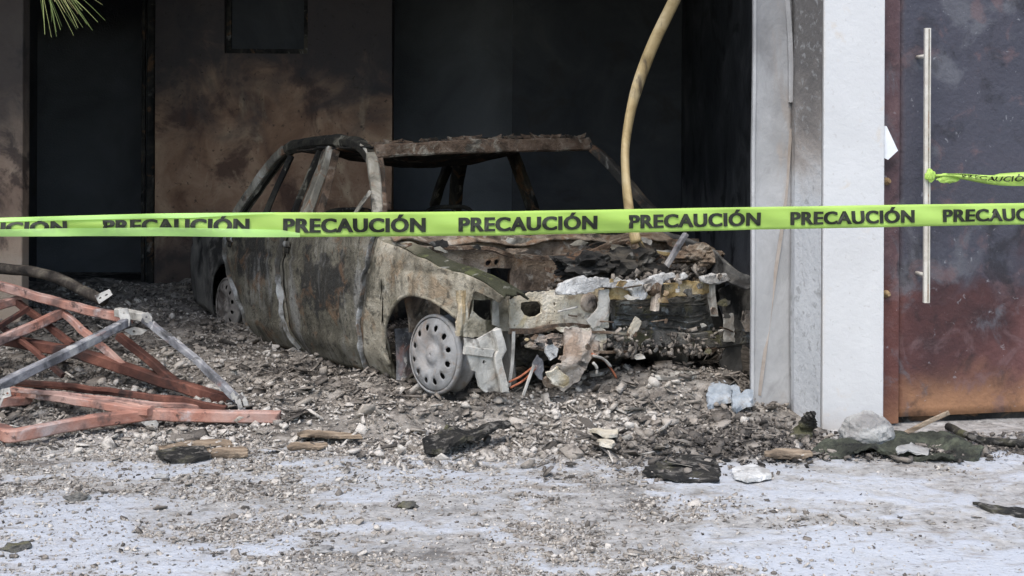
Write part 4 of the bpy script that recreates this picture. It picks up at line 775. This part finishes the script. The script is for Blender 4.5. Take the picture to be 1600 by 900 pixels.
tv, tf = text_mesh('PRECAUCIÓN'); tv = tv - tv.min(0); twd = tv[:, 0].max(); cap = text_mesh('PREN')[0][:, 1].max()
def xat(px): return (px - 800) / F * 4.09 / (1 - .243 * (px - 800) / F)
for a, b in ((-130, 105), (161, 391), (443, 666), (717, 934), (983, 1189), (1235, 1430), (1474, 1662)):
    xa, xb = xat(a), xat(b); V = []
    FF = []
    for k_, sh in enumerate((0, -.0021, .0021)):
        FF += [tuple(i_ + len(V) for i_ in f_) for f_ in tf]
        for p in tv:
            q = tape_point(lerp(xa + .002, xb - .002, p[0] / twd) + sh, .17 + .56 * p[1] / cap); V.append(q + Vector((0, -.0042 - .00015 * k_, 0)))
    mesh('lettering', V, FF, M['ink'], tape)
fx0, fx1 = X0, xat(470)
V = []
for i in range(101):
    u = lerp(fx0, fx1, i / 100); top = itp(u, [fx0, xat(60), xat(300), xat(440), fx1], [.40, .40, .38, .30, .16])
    for j in range(4): V.append(tape_point(u, lerp(.0, top, j / 3)) + Vector((0, -.0075 - .001 * math.sin(j), 0)))
mesh('folded_edge', V, [(i * 4 + j, (i + 1) * 4 + j, (i + 1) * 4 + j + 1, i * 4 + j + 1) for i in range(100) for j in range(3)], M['flap'], tape, True)
V = []
for i in range(101):
    u = lerp(fx0, xat(430), i / 100)
    for j in range(3): V.append(tape_point(u, lerp(itp(u, [fx0, xat(300), xat(430)], [.78, .80, .97]), 1.0, j / 2)) + Vector((0, -.0065, 0)))
mesh('folded_edge', V, [(i * 3 + j, (i + 1) * 3 + j, (i + 1) * 3 + j + 1, i * 3 + j + 1) for i in range(100) for j in range(2)], M['flap'], tape, True)
# second tape, knotted on the door handle
kz = at(1450, 272, 5.25).z; kp = door.matrix_basis @ dp(u_h, kz, .095)
V = []; n = 40
for i in range(n + 1):
    u = i / n; hh = .018 + .040 * float(sstep(.0, .35, u)); X = kp.x + .02 + 1.0 * u; Y = kp.y - .35 * u
    yc = kz - .002 - .028 * u + .006 * math.sin(u * 20) * (1 - u)
    for j in range(5):
        s = j / 4; V.append((X, Y + .010 * math.sin(s * 9 + u * 16) * (1.1 - u) - .012 * math.sin(s * 3), yc + (s - .5) * hh * (1 if j != 4 else 1 - .25 * (u < .25))))
t2 = mesh('tape_end', V, [(i * 5 + j, (i + 1) * 5 + j, (i + 1) * 5 + j + 1, i * 5 + j + 1) for i in range(n) for j in range(4)], M['tape'], None, True); solid(t2, .0008, 0)
tag(t2, 'crumpled length of yellow green tape knotted to the door handle', 'tape')
lump('knot', kp + Vector((.002, -.006, 0)), .020, .012, .024, M['tape'], .4, 3, 4, t2)
lump('knot', kp + Vector((.075, -.022, -.012)), .04, .008, .018, M['tape'], .5, 3, 9, t2)
for a, b in ((.10, .36), (.50, .95)):
    V = []
    for p in tv:
        u = lerp(a, b, p[0] / twd); s = .3 + .5 * p[1] / cap; hh = .018 + .040 * float(sstep(.0, .35, u))
        V.append((kp.x + .02 + u, kp.y - .35 * u - .024 + .010 * math.sin(s * 9 + u * 16) * (1.1 - u), kz - .002 - .028 * u + .006 * math.sin(u * 20) * (1 - u) + (s - .5) * hh * .85))
    mesh('lettering', V, tf, M['ink'], t2)

# ------------------------------------------------------------------ pine branch hanging in from the top left
tree = empty('pine_tree', (-3.7, 4.5, 0)); tag(tree, 'pine whose long green needles hang into the top left corner', 'pine tree')
TR = tree.location
V, Fc = sweep_data([(0, 0, -.02), (.03, 0, 1.2), (.0, .03, 2.6), (.05, 0, 4.2), (.02, 0, 6)], circprof(.14, 14), jitter=.02, scl=[1.2, 1, .85, .6, .3]); mesh('trunk', V, Fc, M['bark'], tree, True)
tip = at(62, -45, 4.55)
tube('branch', [Vector((.05, 0, 3.4)), Vector((.7, .02, 3.0)), tip - TR + Vector((-.5, 0, .38)), tip - TR + Vector((-.05, 0, .05)), tip - TR], .018, M['bark'], tree, 8, 24)
def needles(name, centre, n, spread, down, parent, seed):
    rr = random.Random(seed); V = []; Fc = []; T = []
    for i in range(n):
        L_ = rr.uniform(.14, .27); d = Vector((rr.gauss(spread[0], .36), rr.gauss(0, .35), rr.gauss(down, .25))).normalized(); p = centre + Vector((rr.uniform(-.02, .02), rr.uniform(-.02, .02), rr.uniform(-.03, .03))); t0 = rr.random(); w_ = rr.uniform(.0015, .0025)
        sd_ = d.cross(Vector((0, 1, 0))).normalized(); up_ = sd_.cross(d)
        b0 = len(V)
        for j in range(6):
            u = j / 5; q = p + d * L_ * u + Vector((0, 0, -.04)) * u * u; r_ = w_ * (1 - .6 * u)
            for k in range(3): V.append(q + sd_ * r_ * math.cos(k * 2.094) + up_ * r_ * math.sin(k * 2.094)); T.append(t0)
        for j in range(5):
            for k in range(3): Fc.append((b0 + j * 3 + k, b0 + j * 3 + (k + 1) % 3, b0 + (j + 1) * 3 + (k + 1) % 3, b0 + (j + 1) * 3 + k))
    o = mesh(name, V, Fc, M['needle'], parent, True); a = o.data.attributes.new('tone', 'FLOAT', 'POINT'); a.data.foreach_set('value', T); return o
needles('needle_tuft', tip - TR, 34, (.62, 0), -.85, tree, 3)
for i, (dx, dz) in enumerate(((-.16, .10), (-.35, .24), (-.6, .45), (-.9, .62), (.02, .16))): needles('needle_tuft', tip - TR + Vector((dx, .02 * i, dz)), 60, (.5, 0), .35, tree, 20 + i)

# ------------------------------------------------------------------ single pieces of debris
def slab(name, pts, z, th, mat, label, cat, warp=.012, cell=.03, tilt=(0, 0)):
    """flat piece outlined on the ground (photo points), given its height and thickness"""
    P = [gp(x, y, z) for x, y in pts]; rg = random.Random(int(pts[0][0] * 7 + pts[0][1])); Q = []
    for a, b in zip(P, P[1:] + P[:1]):
        m_ = max(1, int((b - a).length / .02))
        for i in range(m_):
            q = a.lerp(b, i / m_); j = .004 if i else 0; Q.append(q + Vector((rg.uniform(-j, j), rg.uniform(-j, j) * 1.6, 0)))
    P = Q; cx_ = sum(p.x for p in P) / len(P); cy_ = sum(p.y for p in P) / len(P)
    gz = max(float(rub_h(cx_, cy_)), 0)
    o = plate(name, [(p.x - cx_, p.y - cy_) for p in P], [], lambda a, b: Vector((a, b, a * tilt[0] + b * tilt[1] + warp * (mnoise.noise(Vector((a * 8, b * 8, z * 31))) + .45 * mnoise.noise(Vector((a * 34, b * 34, z * 13)))))), th, M[mat], None, 0, cell)
    o.location = (cx_, cy_, max(z, gz * .9) + th * .5); return tag(o, label, cat)
slab('charred_board', [(662, 686), (700, 672), (745, 676), (795, 669), (800, 674), (760, 686), (720, 693), (700, 698), (668, 700)], .05, .018, 'charwood', 'charred black board with a greenish top in front of the wheel', 'board', .03, .03, (.02, .10))
slab('charred_mat', [(1040, 722), (1080, 712), (1120, 715), (1128, 730), (1126, 752), (1060, 752), (1005, 744), (1010, 732)], .008, .005, 'charwood', 'flat black charred sheet at the front edge of the rubble', 'sheet', .015)
slab('green_black_mat', [(1270, 702), (1300, 690), (1370, 676), (1440, 679), (1500, 690), (1540, 702), (1530, 714), (1480, 717), (1420, 712), (1360, 709), (1290, 712)], .014, .014, 'mat', 'flattened green black charred mat in front of the maroon door', 'mat', .035, .016)
slab('plaster_flake', [(1402, 702), (1425, 692), (1456, 698), (1452, 706), (1425, 704), (1405, 710)], .03, .007, 'concrete', 'curled pale plaster flake on the green black mat', 'flake', .02, .03)
slab('wood_plank', [(466, 680), (480, 675), (565, 681), (568, 686), (530, 686), (470, 685)], .03, .008, 'wood', 'tan plank with splintered end lying left of the charred board', 'plank', .006)
slab('wood_plank', [(450, 700), (458, 695), (512, 695), (514, 700), (500, 704), (452, 704)], .008, .007, 'wood', 'small pale plank on the foam nearest the middle', 'plank', .006)
slab('wood_plank', [(248, 703), (300, 692), (362, 692), (366, 698), (310, 702), (252, 709)], .008, .008, 'wood', 'weathered tan plank under the front end of the red truss', 'plank', .008)
slab('wood_plank', [(326, 706), (345, 703), (388, 704), (390, 716), (330, 717)], .008, .008, 'wood', 'short pale plank beside a black scorched board', 'plank', .006)
slab('scorched_board', [(246, 712), (275, 706), (320, 705), (332, 716), (300, 723), (258, 722)], .014, .014, 'charwood', 'black scorched board among planks below the red truss', 'board', .015)
slab('pale_stick', [(1022, 605), (1030, 601), (1082, 600), (1090, 606), (1080, 611), (1026, 610)], .10, .014, 'ashmetal', 'pale straight stick on the rubble under the radiator', 'stick', .004)
slab('plaster_flake', [(920, 674), (935, 670), (968, 676), (966, 683), (950, 686), (940, 682)], .05, .012, 'front', 'cream plaster flake on the rubble in front of the radiator', 'flake', .012)
slab('plaster_flake', [(936, 692), (950, 687), (962, 692), (958, 700), (940, 699)], .045, .012, 'front', 'smaller cream plaster flake just in front of another', 'flake', .012)
slab('plaster_flake', [(1146, 735), (1175, 729), (1205, 738), (1208, 745), (1170, 750), (1150, 745)], .012, .014, 'ashcloth', 'white plaster slab at the right end of the charred sheet', 'flake', .012)
slab('burnt_strip', [(1522, 786), (1560, 790), (1610, 797), (1660, 804), (1660, 815), (1600, 806), (1550, 797)], .006, .01, 'charwood', 'black burnt strip lying on the foam at the right edge', 'strip', .006)
slab('wood_sliver', [(1196, 709), (1215, 703), (1268, 704), (1272, 710), (1250, 714), (1200, 714)], .02, .012, 'wood', 'reddish splinter of wood at the foot of the white pier', 'splinter', .01)
o = bar('wood_sliver', [gp(1412, 676, .01), at(1484, 641, 5.2)], .012, .018, M['wood'], None, seg=6, jitter=.004); tag(o, 'thin tan wooden sliver leaning on the foot of the maroon door', 'splinter')
o = tube('burnt_cable', [gp(1484, 664, .02), gp(1510, 676, .03), gp(1545, 684, .03), gp(1590, 690, .03), gp(1680, 694, .03)], .016, M['charwood'], None, 8, 24, jitter=.01); tag(o, 'thick burnt black cable on the ground by the maroon door', 'cable')
o = lump('concrete_lump', gp(1356, 674, .05), .105, .09, .08, M['concrete'], .15, 4, 15); tag(o, 'broken grey concrete lump at the foot of the white pier', 'concrete')
# twisted stump
o = bar('charred_stump', [gp(1250, 690, 0), gp(1254, 676, .02), at(1262, 655, 5.1), at(1268, 645, 5.08), at(1276, 640, 5.07)], .07, .045, M['charwood'], None, seg=20, jitter=.030, scl=[.9, 1.1, .8, 1.2, 1, .9, 1.15, .95, .8, 1.05, .85, .9, .7, .85, .65, .7, .5, .6, .4, .35, .2]); tag(o, 'twisted charred stump standing in front of the pier jamb', 'stump')
for i, (pts, lab) in enumerate((([(1106, 618), (1112, 611), (1130, 609), (1146, 614), (1143, 624), (1120, 624), (1108, 628)], 'pale blue plastic piece arched on the rubble left of the gate leaf'), ([(1145, 614), (1153, 612), (1160, 622), (1178, 620), (1176, 630), (1160, 630), (1152, 636), (1146, 628)], 'pale blue plastic piece with two prongs against the gate leaf'))):
    slab('plastic_piece', pts, .10, .02, 'bluefoam', lab, 'plastic', .03, .02, (0, .18))
for i, (x, y, r, lab) in enumerate(((125, 782, .06, 'dark grey clod on the foam in the lower left corner'), (505, 862, .045, 'grey stone on the wet foam near the bottom edge, left of the middle'), (640, 792, .05, 'flat dark clod in the middle of the apron'), (255, 748, .04, 'brown clod below the planks at the left'), (30, 860, .06, 'dark clod at the bottom left edge of the apron'))):
    o = lump('apron_clod', gp(x, y, .004), r * .6, r * .5, r * .25, M['radiator' if i % 2 == 0 else 'concrete'], .6, 3, 90 + i); tag(o, lab, 'clod')
# loose plaster chunks
CH_ME = []
for i in range(8):
    V, Fc = VARS[i]; me = bpy.data.meshes.new('plaster_chunk'); me.from_pydata(V.tolist(), [], Fc.tolist()); me.update(); me.materials.append(M['chunk']); CH_ME.append(me)
rr = random.Random(77); k = 0
while k < 90:
    x = rr.uniform(-2.3, 1.25); y = rr.uniform(4.75, 6.4)
    if y < front_edge(x) - .05 or abs(x) > .42 * y: continue
    o = bpy.data.objects.new('plaster_chunk', CH_ME[k % 8]); COL.objects.link(o); s = rr.uniform(.04, .085) * (1 if rr.random() < .25 else .75)
    o.location = (x, y, max(float(rub_h(x, y)), 0) + s * .16); o.scale = (s * rr.uniform(.8, 1.4), s * rr.uniform(.7, 1.1), s * rr.uniform(.45, .85)); o.rotation_euler = (rr.gauss(0, .4), rr.gauss(0, .4), rr.uniform(0, 6.28))
    tag(o, 'loose chunk of broken plaster among the rubble in front of the car', 'chunk', 'loose plaster chunks in the rubble'); k += 1
